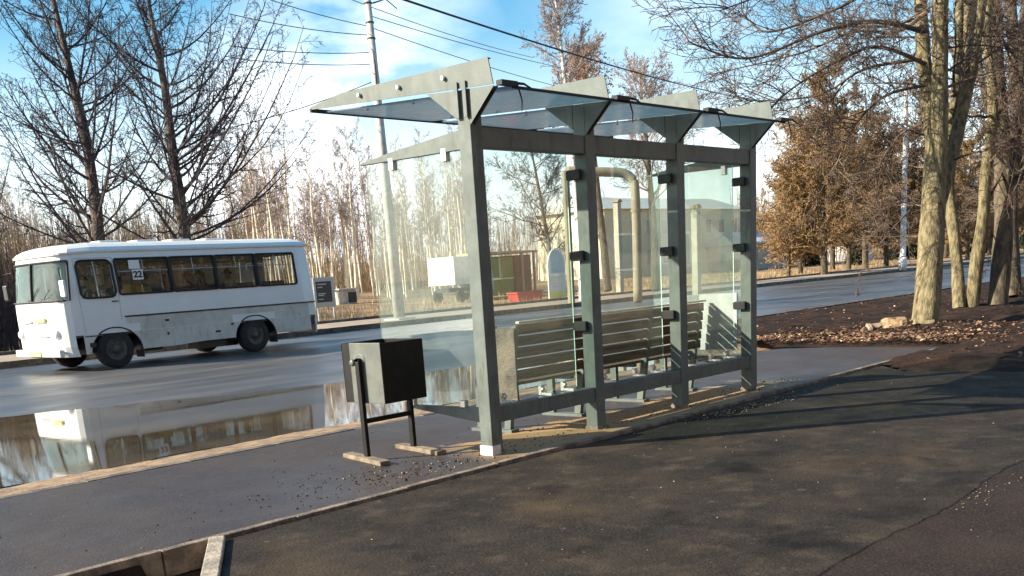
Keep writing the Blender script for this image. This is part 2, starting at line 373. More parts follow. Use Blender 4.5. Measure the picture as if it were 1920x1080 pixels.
# ------------------------------------------------------------------ ground, roads, pavements
def gz(x, y):
    t = min(max((y-38)/45, 0), 1); t = t*t*(3-2*t)
    z = -.17 + t*.75
    if y > 36.5: z += noise.noise(Vector((x*.15, y*.15, 0)))*.10
    return z
def make_ground():
    mb = MB()
    xs = list(np.arange(-20, 120, 2.0)) + [130,150,180,220,280,360,500,800]
    xs = [-800,-300,-120,-60,-35]+xs
    ys = [-800,-300,-100,-40,-15,-5,0,3,6,9,12,20,30]+list(np.arange(34, 110, 2.0))+[115,125,140,170,220,320,500,900]
    for y in ys:
        for x in xs: mb.v.append((x, y, gz(x, y)))
    k = len(xs)
    for j in range(len(ys)-1):
        for i in range(k-1): mb.face((j*k+i, j*k+i+1, (j+1)*k+i+1, (j+1)*k+i))
    o = mb.build('ground', M['grass'], smooth=True); tag(o, None, None, kind='structure'); return o
make_ground()
def sheet(name, pts, z, m, kind='structure', thick=0):
    mb = MB(); n = len(pts)
    if thick:
        mb.prism(pts, 'z', z-thick, z)
    else:
        mb.v = [(p[0], p[1], z) for p in pts]; mb.face(range(n))
    o = mb.build(name, m); o['kind'] = kind; fix_normals(o); return o
sheet('soil_bed', [(-30,-12),(16.2,-12),(16.2,5.6),(-30,5.6)], -.15, M['soil'])
sheet('road', [(-60,8.6),(15.0,8.6),(19.5,13.8),(400,13.8),(400,29.3),(-60,29.3)], -.12, M['road'])
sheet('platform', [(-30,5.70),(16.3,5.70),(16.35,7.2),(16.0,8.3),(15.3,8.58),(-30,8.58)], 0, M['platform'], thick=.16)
_r = random.Random(21)
sheet('footpath', [(3.42,5.58),(2.86,4.80),(2.2,3.9),(2.2,2.10)]+[(2.3+i*.12, 2.10+.03*math.sin(i*.35)+_r.uniform(-.012,.012)) for i in range(90)]+[(13.2,2.10),(13.1,3.6),(12.95,5.0),(13.6,5.58)], 0, M['footpath'], thick=.14)
bv = bpy.data.objects['footpath'].modifiers.new('bevel', 'BEVEL'); bv.width = .014; bv.segments = 2; bv.limit_method = 'ANGLE'; bv.angle_limit = math.radians(60)
sheet('old_footpath', [(1.0,-6),(60,-6),(60,1.2),(15,2.3),(13.2,2.3),(1.0,2.3)], -.005, M['footpath2'], thick=.13)
# kerbs
def strip(name, x0, x1, y0, y1, z0, z1, m, wob=.008, step=.5, gap=1.0, seed=1):
    rnd = random.Random(seed); mb = MB(); x = x0
    while x < x1-.05:                       # kerb stones laid end to end
        e = min(x+gap, x1); a = rnd.uniform(-wob, wob); b = rnd.uniform(-wob, wob)*.6
        mb.box((x+.003, y0+a, z0), (e-.003, y1+a, z1+b)); x = e
    o = mb.build(name, m, bevel=.006); o['kind'] = 'structure'; return o
strip('garden_kerb', -6, 15.7, 5.615, 5.685, -.15, .022, M['kerb'], seed=2)
strip('platform_kerb', -20, 15.2, 8.585, 8.70, -.15, .002, M['kerbdark'], seed=3)
strip('verge_kerb', 19.6, 120, 13.66, 13.80, -.16, .0, M['kerbdark'], seed=4, gap=1.0)
strip('far_kerb', -30, 140, 29.31, 29.50, -.16, .06, M['kerbdark'], seed=5)
strip('back_kerb', -30, 140, 34.1, 34.35, -.16, .14, M['kerbdark'], seed=6, gap=2)
sheet('far_pavement', [(-30,29.51),(300,29.51),(300,34.09),(-30,34.09)], .03, M['pave'], thick=.18)
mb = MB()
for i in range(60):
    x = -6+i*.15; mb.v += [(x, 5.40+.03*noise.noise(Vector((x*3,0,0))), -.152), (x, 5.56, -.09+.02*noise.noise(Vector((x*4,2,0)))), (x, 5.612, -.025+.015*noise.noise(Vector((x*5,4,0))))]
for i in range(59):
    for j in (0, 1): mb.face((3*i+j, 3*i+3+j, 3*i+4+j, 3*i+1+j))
o = mb.build('kerb_shade_bank', M['soil'], smooth=True); o['kind'] = 'structure'  # dark soil slope covering the kerb face, standing in for its shade
# cross kerb by the open bed
mb = MB(); a = Vector((3.42,5.60,0)); b = Vector((2.80,4.72,0)); d = (b-a).normalized(); n = Vector((d.y,-d.x,0))*.05
poly = [(a-n)[:2], (a+n)[:2], (b+n)[:2], (b-n)[:2]]
poly = [(p[0]-.05, p[1]) for p in poly]
mb.prism(poly, 'z', -.15, .03); o = mb.build('cross_kerb', M['kerblight'], bevel=.008); o['kind'] = 'structure'; fix_normals(o)
# raised joint between the two asphalts
rnd = random.Random(8)
mb = MB(); pts = []; 
for i in range(90):
    x = 1.5+i*.13; pts.append((x, 2.09+.02*math.sin(i*.5)+rnd.uniform(-.008,.008), -.012+rnd.uniform(-.003,.003)))
pass

def blob_sheet(name, m, fn, z, n=160, kind='structure'):
    pts = [fn(i/n) for i in range(n)]; mb = MB(); mb.v = [(p[0], p[1], z) for p in pts]; mb.face(range(n))
    o = mb.build(name, m); o['kind'] = kind; fix_normals(o)
    if o.data.polygons[0].normal.z < 0: o.data.flip_normals()
    return o
# the puddle in the bay
def puddle_pts():
    L = []
    for i in range(110):                                   # near shore, along the sand
        x = -6+i*.19; y = 9.80+.22*noise.noise(Vector((x*.7, 1.3, 0)))+.10*noise.noise(Vector((x*3, 7, 0))); L.append((x, y))
    xe = L[-1][0]
    for i in range(18):
        t = i/17*math.pi; L.append((xe+.9*math.sin(t)+.15*noise.noise(Vector((t*3, 4, 0))), 9.83+2.05*(1-math.cos(t))+0.0))
    for i in range(110):
        x = xe-i*.19; yb = 14.0+ (11.5-x)*.42 if x > 4 else 17.1
        y = min(yb, 17.1) + .45*noise.noise(Vector((x*.35, 9.1, 0)))+.2*noise.noise(Vector((x*1.4, 3.7, 0)))
        y = max(y, 13.6); L.append((x, y))
    return L
P_ = puddle_pts()
mb = MB(); mb.v = [(p[0], p[1], -.112) for p in P_]; mb.face(range(len(P_)))
o = mb.build('puddle', M['water']); o['kind'] = 'structure'; fix_normals(o)
if o.data.polygons[0].normal.z < 0: o.data.flip_normals()
# sand washed up along the platform kerb
mb = MB(); nx = 420
for i in range(nx):
    x = -10+i*.06
    w_ = 1.22+.14*noise.noise(Vector((x*.8, 0, 2)))+.06*noise.noise(Vector((x*4, 0, 5)))
    for j in range(6):
        t = j/5; y = 8.705+w_*t
        mb.v.append((x, y, -.122+.118*(1-t)**1.1+.008*noise.noise(Vector((x*4, y*4, 0)))+(-.012 if j == 5 else 0)))
for i in range(nx-1):
    for j in range(5):
        a = i*6+j; mb.face((a, a+6, a+7, a+1))
o = mb.build('sand_bank', M['sand'], smooth=True); o['kind'] = 'structure'; fix_normals(o)

# soil verge on the right
def vz(x, y):
    z = .02 + .10*noise.noise(Vector((x*.5, y*.5, 0)))+.05*noise.noise(Vector((x*1.7, y*1.7, 3)))+.03*noise.noise(Vector((x*5, y*5, 3)))
    e = min(1, max(0, (13.62-y)/1.0)); return -.05*(1-e) + z*e + .05*e
mb = MB(); idx = {}
xs = [12.9+i*.16 for i in range(150)]+[37+i*1.0 for i in range(24)]
ys = [-1+j*.16 for j in range(92)]
for i, x in enumerate(xs):
    for j, y in enumerate(ys):
        y = min(y, 13.64); idx[(i, j)] = len(mb.v); z = vz(x, y)
        dx = x-13.2
        if x < 14.2 and y < 5.6: z = -.02+(z+.02)*min(1, max(0, dx/.8))
        if y > 5.4 and x < 17.2: z = min(z, .0+max(0, (x-16.3))*.12) if x > 16.2 else z
        mb.v.append((x, y, z))
for i in range(len(xs)-1):
    for j in range(len(ys)-1):
        cx = (xs[i]+xs[i+1])/2; cyy = (ys[j]+ys[j+1])/2
        if cx < 16.32 and cyy > 5.60: continue
        if cx < 13.1+max(0,(cyy-5)*.9): continue
        if cx-15.2 < (cyy-8.7)*1.0 and cyy > 8.4: continue
        mb.face((idx[(i,j)], idx[(i+1,j)], idx[(i+1,j+1)], idx[(i,j+1)]))
o = mb.build('soil_verge', M['soil'], smooth=True); o['kind'] = 'structure'

# worn lane line
yl = at(300, 706, -.12).y
ml = mat('worn_road_marking', (.06,.06,.06), .5, (.30,.28,.23), 2.2, 8, lo=.42, hi=.66, stretch=(.6,3,1))
sheet('lane_line', [(-20,yl),(120,yl),(120,yl+.16),(-20,yl+.16)], -.1155, ml)
# dry leaves, chips and pebbles
rnd = random.Random(5)
mb = MB()
def leafq(x, y, z, s, mi=0):
    a = rnd.uniform(0, 6.28); t = rnd.uniform(-.7, .7); u = Vector((math.cos(a), math.sin(a), t*.6)).normalized(); v = Vector((-math.sin(a), math.cos(a), rnd.uniform(-.6,.6))).normalized()
    c = Vector((x, y, z+s*.35)); n = len(mb.v)
    for p in (c-u*s-v*s*.5, c+u*s*.1-v*s*.75, c+u*s, c+v*s*.75+Vector((0,0,s*.3)), c-u*s*.9+v*s*.4): mb.v.append(tuple(p))
    mb.face((n, n+1, n+2, n+3, n+4), mi)
for k in range(5000):
    if k % 9 < 5: x = 16.4+abs(rnd.gauss(0, 1.1)); y = rnd.uniform(5.6, 9.8)
    elif k % 9 < 7: x = 16.3+rnd.uniform(0, 4); y = rnd.uniform(5, 9)
    else: x = rnd.uniform(13.6, 34); y = rnd.uniform(1, 13.3)
    if x < 16.3 and y > 5.6: continue
    if x-15.2 < (y-8.7)+.5: continue
    leafq(x, y, vz(x, y), rnd.uniform(.012, .038), 0 if rnd.random() < .93 else 1)
o = mb.build('leaf_litter', [M['leaf'], M['leafp']]); o['kind'] = 'stuff'
mb = MB()
def pebble(x, y, z, s, mi=0):
    n = len(mb.v); a = rnd.uniform(0, 6)
    for (px, py, pz) in ((1,0,0),(0,1,0),(-1,0,0),(0,-1,0),(0,0,.8),(0,0,-.6)):
        k = rnd.uniform(.6, 1.2)*s; mb.v.append((x+(px*math.cos(a)-py*math.sin(a))*k, y+(px*math.sin(a)+py*math.cos(a))*k, z+pz*k))
    for q in ((0,1,4),(1,2,4),(2,3,4),(3,0,4),(1,0,5),(2,1,5),(3,2,5),(0,3,5)): mb.face([n+i for i in q], mi)
for k in range(160): pebble(rnd.uniform(3.6, 13), rnd.uniform(.5, 5.5)**1.0, .003, rnd.uniform(.003, .009), k % 2)
for k in range(40): pebble(rnd.gauss(6.6, .35), 2.0+rnd.gauss(0,.06), .0, rnd.uniform(.003, .008), 1)
for k in range(260): pebble(rnd.gauss(9.6, .6), 5.35+rnd.gauss(0, .12), .004, rnd.uniform(.004, .013), k % 2)
for k in range(500): pebble(rnd.uniform(5, 12), 5.9+abs(rnd.gauss(0, .3)), .003, rnd.uniform(.004, .014), k % 2)
for k in range(260): pebble(rnd.gauss(5.2, .7), 6.2+rnd.gauss(0, .35), .003, rnd.uniform(.003, .011), 0)
for k in range(200): pebble(rnd.uniform(0,9), rnd.uniform(5.8,9), .003, rnd.uniform(.003, .008), k % 2)
o = mb.build('pebbles', [M['soil'], M['plank']]); o['kind'] = 'stuff'
mb = MB()
for k in range(900):
    x = 2.9-abs(rnd.gauss(0,.28)); y = rnd.uniform(4.55, 5.15); pebble(x+(y-5)*.7, y, -.14+rnd.uniform(0,.05), rnd.uniform(.008, .026), 0 if rnd.random()<.7 else 1)
o = mb.build('gravel', [M['stone'], M['plank']]); o['kind'] = 'stuff'

# ------------------------------------------------------------------ bus shelter
X1, X4 = 6.345, 10.80; YB = 5.98; PWX, PWY = .135, .135
PXS = [6.345, 7.835, 9.33, 10.81]
ORG = Vector((8.6, 6.5, 0))
sh = thing('bus_shelter', 'grey-green steel bus shelter glazed on three sides with sloping tinted roof', 'bus shelter', ORG)
for x in PXS:
    mb = MB(); mb.box((x, YB, .02), (x+PWX, YB+PWY, 2.93)); p = mb.build('post', M['steel'], sh, ORG, bevel=.006)
    mb = MB(); mb.box((x-.006, YB-.002, 0), (x+PWX*.75, YB+PWY+.008, .085 if x == PXS[0] else .03)); mb.build('foot_sleeve', M['steeld'] if x == PXS[0] else M['kerb'], p, ORG)
    # rafter: two plates that taper towards the road
    mb = MB(); poly = [(5.70,2.918),(5.74,3.115),(7.50,3.125),(7.94,3.075),(7.94,3.052)]
    mb.prism(poly, 'x', x-.012, x-.002)
    mb.prism([(5.745,3.106),(5.745,3.114),(7.50,3.124),(7.50,3.116)], 'x', x-.001, x+.03)
    r = mb.build('rafter', M['steel'], sh, ORG); fix_normals(r)
    # gusset plates under the rafter, both sides of the post
    mb = MB()
    for xa in (x-.002, x+.045):
        mb.prism([(YB+PWY+.002, 2.93),(6.44, 2.955),(YB+PWY+.002, 2.72)], 'x', xa, xa+.008)
        mb.prism([(YB-.002, 2.925),(5.70, 2.91),(YB-.002, 2.66)], 'x', xa, xa+.008)
    g = mb.build('gusset', M['steel'], sh, ORG); fix_normals(g)
    mb = MB()
    for (yy, zz) in ((7.25,3.07),(6.75,3.055),(6.22,3.04)):
        mb.chunk(); mb.lathe([(0,-.028),(.016,-.028),(.018,-.012),(.018,0)], 10, 'x', (x-.012, yy, zz))
    mb.build_each('bolt', M['screw'], r, ORG)
    mb = MB()
    if x == PXS[0]: mb.chunk(); mb.box((x-.03, YB+.0, 2.72), (x-.013, YB+.035, 2.985)); mb.chunk(); mb.box((x-.03, YB+.09, 2.72), (x-.013, YB+.13, 2.985)); mb.build_each('bracket', M['steel'], sh, ORG)
for i in range(3):
    a = PXS[i]+PWX+.002; b = PXS[i+1]-.002
    mb = MB(); mb.box((a, YB+.012, 2.50), (b, YB+PWY-.012, 2.655)); mb.build('top_beam', M['steel'], sh, ORG, bevel=.005)
    mb = MB(); mb.box((a, YB+.012, .27), (b, YB+PWY-.012, .405)); mb.build('bottom_beam', M['steel'], sh, ORG, bevel=.005)
    # the pane stands just inside the frame on clamps
    mb = MB(); gy = YB+PWY+.055
    mb.box((a-.0, gy, .42), (b-.05, gy+.008, 2.56)); g = mb.build('glass_pane', [M['glass'], M['glassedge']], sh, ORG)
    for pl in g.data.polygons:
        if abs(pl.normal.y) < .5: pl.material_index = 1
    mb = MB()
    for zz in (.98, 1.62, 2.33):
        mb.chunk(); mb.box((b-.05, YB+.05, zz-.045), (b-.008, gy+.016, zz+.045))
    mb.build_each('clamp', M['rubber'], g, ORG, bevel=.008)
    mb = MB()
    for xx in (a+.25, (a+b)/2+.1, b-.25):
        mb.chunk(); mb.box((xx-.018, YB+.06, .405), (xx+.018, gy+.02, .425)); mb.lathe([(0,-.03),(.017,-.03),(.02,-.02),(.02,.0)], 10, 'y', (xx, gy, .455)); mb.box((xx-.02, gy-.012, .405), (xx+.02, gy+.02, .485))
    mb.build_each('glass_foot', M['screw'], g, ORG)
    mb = MB(); mb.box((PXS[i]+PWX+.018, 5.64, 2.902), (PXS[i+1]-.018, 7.93, 2.912))
    # tilt the roof sheet so that its road edge is higher
    mb.v = [(p[0], p[1], p[2]+(p[1]-5.66)*.0595) for p in mb.v]
    rg = mb.build('roof_pane', M['roofglass'], sh, ORG)
    mb = MB()
    for xx in (PXS[i]+PWX+.14, PXS[i+1]-.14):
        for yy in (6.9, 7.5): mb.chunk(); mb.lathe([(0,.028),(.014,.028),(.016,.0),(.016,-.01)], 10, 'z', (xx, yy, 2.905+(yy-5.66)*.0595))
    mb.build_each('roof_screw', M['screw'], rg, ORG)
mb = MB(); mb.box((6.33, 7.932, 3.030), (10.96, 7.955, 3.062)); mb.build('roof_front_rail', M['rubber'], sh, ORG)
mb = MB(); mb.box((6.49, 5.632, 2.888), (10.93, 5.648, 2.908)); mb.build('roof_back_seal', M['rubber'], sh, ORG)
mb = MB()
for x in PXS: 
    mb.chunk(); mb.box((x-.02, 5.60, 2.90), (x+PWX+.03, 5.66, 2.935)); mb.tube([(x+PWX, 5.66, 2.93),(x+PWX+.10, 5.60, 2.92),(x+PWX+.19, 5.56, 2.87)], [.014,.01,.004], 5)
    mb.tube([(x+PWX+.05, 5.62, 2.91),(x+PWX+.07, 5.6, 2.8),(x+PWX+.06, 5.6, 2.72)], [.008,.006,.003], 5)
mb.build_each('seal_strip', M['rubber'], sh, ORG)
for k, x in enumerate((PXS[0], PXS[3])):
    xa = x+.045
    mb = MB(); mb.prism([(YB+PWY+.002, 2.50),(YB+PWY+.002, 2.65),(7.0,2.575),(7.42,2.525),(7.42,2.515)], 'x', xa, xa+.06); b_ = mb.build('side_beam', M['steel'], sh, ORG); fix_normals(b_)
    mb = MB(); mb.prism([(YB+PWY+.002, .27),(YB+PWY+.002, .40),(7.05,.395),(7.05,.375)], 'x', xa, xa+.06); b_ = mb.build('side_fin', M['steel'], sh, ORG); fix_normals(b_)
    mb = MB(); mb.box((xa+.025, YB+PWY+.02, .42), (xa+.033, 7.36, 2.50)); g = mb.build('side_glass', [M['glassend'], M['glassedge']], sh, ORG)
    for pl in g.data.polygons:
        if abs(pl.normal.x) < .5: pl.material_index = 1
    mb = MB()
    for yy in (6.35, 7.0):
        mb.chunk(); mb.box((xa-.004, yy-.03, 2.43), (xa+.05, yy+.03, 2.53)); mb.chunk(); mb.box((xa+.0, yy-.03, .385), (xa+.05, yy+.03, .46))
    mb.build_each('side_clamp', M['screw'], g, ORG, bevel=.005)
    if k == 1:
        mb = MB(); mb.box((xa+.014, 6.20, .47), (xa+.0225, 6.70, 1.12)); mb.build('pale_patch', M['palepatch'], g, ORG)  # flat pale rectangle low on the far end pane

# bench
bo = Vector((8.85, 6.55, 0))
be = thing('park_bench', 'slatted brown wooden bench with pale end board, inside the glass shelter', 'bench', bo)
bx0, bx1 = 7.12, 10.55
mb = MB()
for k in range(5):
    z = .50+k*.108; y = 6.36-(z-.45)*.12; mb.box((bx0+.07, y, z), (bx1, y+.025, z+.094))
mb.build('backrest', M['wood'], be, bo, bevel=.004)
mb = MB()
for k in range(5): mb.box((bx0+.07, 6.40+k*.085, .445), (bx1, 6.475+k*.085, .475))
mb.build('seat', M['wood'], be, bo, bevel=.004)
mb = MB(); mb.box((bx0+.07, 6.27, 1.038), (bx1, 6.315, 1.058)); mb.build('top_rail', M['woodpale'], be, bo, bevel=.004)
for xx in (bx0+.02, 8.25, 9.4, 10.42):
    mb = MB(); mb.prism([(6.42,.03),(6.50,.03),(6.33,1.02),(6.27,1.02)], 'x', xx, xx+.05); mb.prism([(6.52,.39),(6.52,.44),(6.86,.44),(6.86,.39)], 'x', xx, xx+.05); mb.prism([(6.78,.03),(6.86,.03),(6.86,.388),(6.78,.388)], 'x', xx, xx+.05)
    mb.box((xx-.03, 6.38, 0), (xx+.08, 6.92, .028))
    q = mb.build('leg', M['steel'], be, bo); fix_normals(q)
mb = MB(); mb.prism([(6.27,.30),(6.62,.30),(6.50,1.0),(6.27,1.0)], 'x', bx0-.012, bx0+.012, 0)
q = mb.build('end_board', M['kerbdark'], be, bo); fix_normals(q)
mb = MB(); mb.prism([(6.625,.40),(6.665,.40),(6.545,1.03),(6.505,1.03)], 'x', bx0-.02, bx0+.02); q = mb.build('end_edging', M['woodpale'], be, bo); fix_normals(q)

be.location += Vector((.26, .30, 0))

# litter bin on its two planks
BO = Vector((6.0, 6.9, 0))
bn = thing('litter_bin', 'square black and grey tipping litter bin hung between two steel legs beside the shelter', 'litter bin', BO)
mb = MB()
x0, x1, y0, y1, z0, z1 = 5.76, 6.25, 6.64, 7.15, .50, 1.01
t = .012
mb.box((x0,y0,z0),(x1,y0+t,z1)); mb.box((x0,y1-t,z0),(x1,y1,z1)); mb.box((x1-t,y0+t+.001,z0),(x1,y1-t-.001,z1)); mb.box((x0+.001,y0+t+.001,z0+.001),(x1-t-.001,y1-t-.001,z0+t))
body = mb.build('bin_body', M['binblack'], bn, BO, bevel=.003)
mb = MB(); mb.box((x0-.004, y0+.0, z0), (x0+.009, y1-.11, z1+.003)); mb.build('side_panel', M['bingrey'], bn, BO, bevel=.003)
mb = MB(); mb.prism([(y1-.108,z0+.01),(y1-.0,z0+.02),(y1-.0,z1),(y1-.108,z1)], 'x', x0+.0, x0+.009); q = mb.build('side_flap', M['binblack'], bn, BO); fix_normals(q)
for k, xx in enumerate((x0-.05, x1+.012)):
    mb = MB(); mb.box((xx, 6.88, .04), (xx+.038, 6.93, .86)); mb.lathe([(.025,0),(.025,.038)], 16, 'x', (xx, 6.905, .862)); lg = mb.build('leg', M['binblack'], bn, BO, bevel=.004)
    mb = MB(); mb.lathe([(0,-.01),(.022,-.01),(.03,0),(.03,.02)], 16, 'x', (xx, 6.965 if k == 0 else 6.905, .85)); mb.lathe([(.055,.043),(.065,.046),(.065,.05)], 20, 'x', (xx, 6.905, .86)); mb.build('pivot', M['bingrey'], lg, BO, smooth=True)
mb = MB(); mb.box((x0-.01, 6.89, .325), (x1+.01, 6.92, .365)); mb.build('cross_bar', M['binblack'], bn, BO)
for k, (a, b) in enumerate((((5.80,7.26),(5.63,6.56)), ((6.34,7.16),(6.20,6.46)))):
    a = Vector((*a,0)); b = Vector((*b,0)); d = (b-a).normalized(); n = Vector((-d.y, d.x, 0))*.05
    mb = MB(); mb.prism([(a+n)[:2],(b+n)[:2],(b-n)[:2],(a-n)[:2]], 'z', .001, .040)
    q = mb.build('foot_plank', M['foot_plank'], bn, BO, bevel=.004); fix_normals(q)

# ------------------------------------------------------------------ the bus
BYAW = math.radians(1)
fw = Vector((12.62, 24.25, -.12))                 # where the near front wheel stands
FWU = 1.12; HW = 1.18; LEN = 6.74; BSX, BSY = 1.13, 1.14
bus_loc = fw - Vector((math.cos(BYAW), math.sin(BYAW), 0))*FWU*BSX + Vector((-math.sin(BYAW), math.cos(BYAW), 0))*(HW*BSY)
bus = thing('bus', 'small white town bus with dirty skirt driving along the wet road past the shelter', 'bus', bus_loc, BYAW)
bus.scale = (BSX, BSY, 1)
# plan outline, clockwise from the front centre round the near (-v) side; each point (u, v, tag)
def bus_outline():
    P = []
    fr = [(-.02, 0), (-.015, -.30), (.0, -.62), (.035, -.86)]
    for u, v in fr: P.append((u, v))
    for a in (20, 45, 70): P.append((.34-.30*math.cos(math.radians(a)), -(.88+.30*math.sin(math.radians(a)))))
    us = [.40, .52, .70, .90, 1.27, 1.40, 1.52, 1.9, 2.3, 2.66, 2.72, 3.2, 3.84, 3.90, 4.4, 4.97, 5.03, 5.5, 6.12, 6.3]
    for u in us: P.append((u, -1.18))
    for a in (30, 60): P.append((LEN-.22+.22*math.sin(math.radians(a)), -(.96+.22*math.cos(math.radians(a)))))
    P += [(LEN, -.90), (LEN+.01, -.5), (LEN+.01, 0)]
    Q = [(u, -v) for (u, v) in P[1:-1]][::-1]
    return P+Q
OUT = bus_outline(); NP_ = len(OUT)
ROWS = [.36, .60, .85, 1.05, 1.22, 1.45, 1.70, 1.76, 2.2, 2.56, 2.62, 2.74]
def halfshrink(z):   # tumblehome
    return 0 if z < 1.3 else -.10*((z-1.3)/1.4)**1.6
def bus_pt(i, z, inset=0):
    u, v = OUT[i]; s = halfshrink(z)-inset
    uu = u; vv = v
    if u < .4: uu = u + (-s*.9) + (.05 if z < .5 else 0) + .05*max(0, (z-1.7))*1.0
    elif u > 6.3: uu = u + s*.6
    vv = v + (-s if v < 0 else s) * min(1, abs(v)/.5)
    if z < .6: vv *= 1-.02
    return (uu, vv, z)
def colspan(u0, u1, side=-1):
    r = []
    for i in range(NP_):
        a, b = OUT[i], OUT[(i+1) % NP_]
        if (a[1]+b[1])*side > .1*0+0 and min(a[0], b[0]) >= u0-.001 and max(a[0], b[0]) <= u1+.001: r.append(i)
    return r
def rowspan(z0, z1): return [k for k in range(len(ROWS)-1) if ROWS[k] >= z0-.001 and ROWS[k+1] <= z1+.001]
holes = set()
WINS = [(1.40, 2.66), (2.72, 3.84), (3.90, 4.97), (5.03, 6.12)]
for side in (-1, 1):
    for a, b in WINS:
        for i in colspan(a, b, side):
            for k in rowspan(1.76, 2.56): holes.add((i, k))
    for i in colspan(.52, 1.27, side):
        for k in rowspan(1.70, 2.56): holes.add((i, k))
front_cols = [i for i in range(NP_) if max(OUT[i][0], OUT[(i+1) % NP_][0]) < .33]
for i in front_cols:
    for k in rowspan(1.70, 2.56): holes.add((i, k))
rear_cols = [i for i in range(NP_) if min(OUT[i][0], OUT[(i+1) % NP_][0]) >= LEN-.001]
for i in rear_cols:
    for k in rowspan(1.76, 2.56): holes.add((i, k))
# wheel arches: lower rows are cut with a circle, done by lifting the skirt outline at the arch columns
mb = MB()
for z in ROWS:
    for i in range(NP_): mb.v.append(bus_pt(i, z))
for k in range(len(ROWS)-1):
    for i in range(NP_):
        if (i, k) in holes: continue
        a, b = OUT[i], OUT[(i+1) % NP_]; j = (i+1) % NP_
        if k < 2 and a[1]*b[1] > 0 and abs(a[1]) > 1.1 and abs(b[1]) > 1.1: continue      # skirt built apart
        mb.face((k*NP_+i, k*NP_+j, (k+1)*NP_+j, (k+1)*NP_+i), 0)
# roof: shrinking loops
base = len(mb.v); loops = [(2.76, -.045, 1.0), (2.80, -.05, 1.0), (2.88, .04, 1.0), (2.95, .22, 1), (3.0, .5, 1), (3.03, .85, 1)]
prev = (len(ROWS)-1)*NP_
for z, ins, _ in loops:
    st = len(mb.v)
    for i in range(NP_):
        u, v, _z = bus_pt(i, 2.74)
        cu = LEN/2; du = u-cu; su = max(0, 1-ins*.55/abs(LEN/2)) if ins > 0 else 1-ins/(LEN/2)
        sv = (1.09-ins)/1.09 if ins > 0 else 1-ins/1.09
        mb.v.append((cu+du*su, v*sv, z-(.07*max(0, (.9-u))**1.0 if u < .9 else 0)))
    for i in range(NP_):
        j = (i+1) % NP_; mb.face((prev+i, prev+j, st+j, st+i), 0)
    prev = st
mb.face([prev+i for i in range(NP_)], 0)
shell = mb.build('body', M['white'], bus); fix_normals(shell)
md = shell.modifiers.new('thick', 'SOLIDIFY'); md.thickness = .03; md.offset = -1
# skirts with round arches, both sides
WB = 3.62; wheels_u = [FWU, FWU+WB]
for s in (-1, 1):
    def arc(cu, r, n=14): return [(cu+r*math.cos(math.pi-math.pi*i/n), max(.36, .42+r*math.sin(math.pi-math.pi*i/n))) for i in range(n+1)]
    def skirt(u0, u1, cut, zt0=.85):
        # polygon strips between bottom/arch and the beltline row at .85
        us = sorted(set([u0, u1]+[cu+.62*math.cos(math.pi*i/16) for cu in cut for i in range(17) if u0 < cu+.62*math.cos(math.pi*i/16) < u1]))
        return us
    mb = MB(); R_ = .60; mb.chunk()
    us = sorted(set([.40, .6, LEN-.32, 2.5, 3.3, 4.2]+[round(cu+R_*math.cos(math.pi*i/18), 4) for cu in wheels_u for i in range(19)]))
    def low(u):
        z = .40 if u < 3.2 else .44
        for cu in wheels_u:
            if abs(u-cu) < R_-.0001: z = max(z, .40+math.sqrt(max(0, R_*R_-(u-cu)**2))*.97)
        return z
    for a, b in zip(us[:-1], us[1:]):
        n = len(mb.v); e = 1e-3
        la, lb = low(a+e), low(b-e)
        top = max(.85, la+.0, lb+.0) if max(la, lb) > .85 else .85
        yy = s*1.18
        if max(la, lb) >= .85: mb.chunk()
        if max(la, lb) < .85:
            mb.v += [(a,yy,la),(b,yy,lb),(b,yy,.85),(a,yy,.85)]; mb.face((n,n+1,n+2,n+3))
    for q in mb.build_each('skirt', M['busdirt'], bus):
        md = q.modifiers.new('thick', 'SOLIDIFY'); md.thickness = .02; md.offset = 1 if s < 0 else -1
    # black arch lips
    for cu in wheels_u:
        mb = MB(); pts = [(cu+(R_-.005)*math.cos(math.pi*i/20), s*1.185, .40+(R_-.005)*.97*math.sin(math.pi*i/20)) for i in range(21)]
        mb.tube(pts, .016, 6); mb.build('wheel_arch', M['black'], bus, smooth=True)
        mb = MB()     # dark wheel housing
        n = 16
        for i in range(n+1):
            a = math.pi*i/n
            for yv in (s*1.17, s*.62): mb.v.append((cu+R_*math.cos(a), yv, .38+R_*math.sin(a)))
        for i in range(n): mb.face((2*i, 2*i+1, 2*i+3, 2*i+2))
        mb.face([2*i+1 for i in range(n+1)])
        mb.build('wheel_housing', M['black'], bus)
# dirty lower side panel with rub rail
for s in (-1, 1):
    mb = MB()
    for (u0, u1, z0, z1) in ((FWU+.30, 3.0, 1.04, 1.19), (3.006, LEN-.34, 1.04, 1.19), (FWU+.62, 3.0, .86, 1.037), (3.006, FWU+WB-.62, .86, 1.037), (FWU+WB+.62, LEN-.34, .86, 1.037)):
        mb.chunk(); mb.box((u0, s*1.183-.004, z0), (u1, s*1.183+.004, z1))
    mb.build_each('lower_panel', M['busdirt'], bus)
    mb = MB(); mb.chunk(); mb.box((FWU+.28, s*1.19-.012, 1.195), (LEN-.12, s*1.19+.012, 1.232)); mb.chunk(); mb.box((.42, s*1.19-.012, .80), (.72, s*1.19+.012, .825))
    mb.build_each('rub_rail', M['black'], bus)
    mb = MB()
    for (uu, zz, w_, h_) in ((2.35, 1.02, .09, .05), (2.35, .68, .05, .07), (4.0-.4, .62, .14, .05), (4.05, .78, .07, .05), (.50, .55, .14, .11), (LEN-.30, .58, .08, .07)):
        mb.chunk(); mb.box((uu, s*1.195-.012, zz), (uu+w_, s*1.195+.004, zz+h_))
    mb.build_each('hatch', M['black'], bus, bevel=.004)
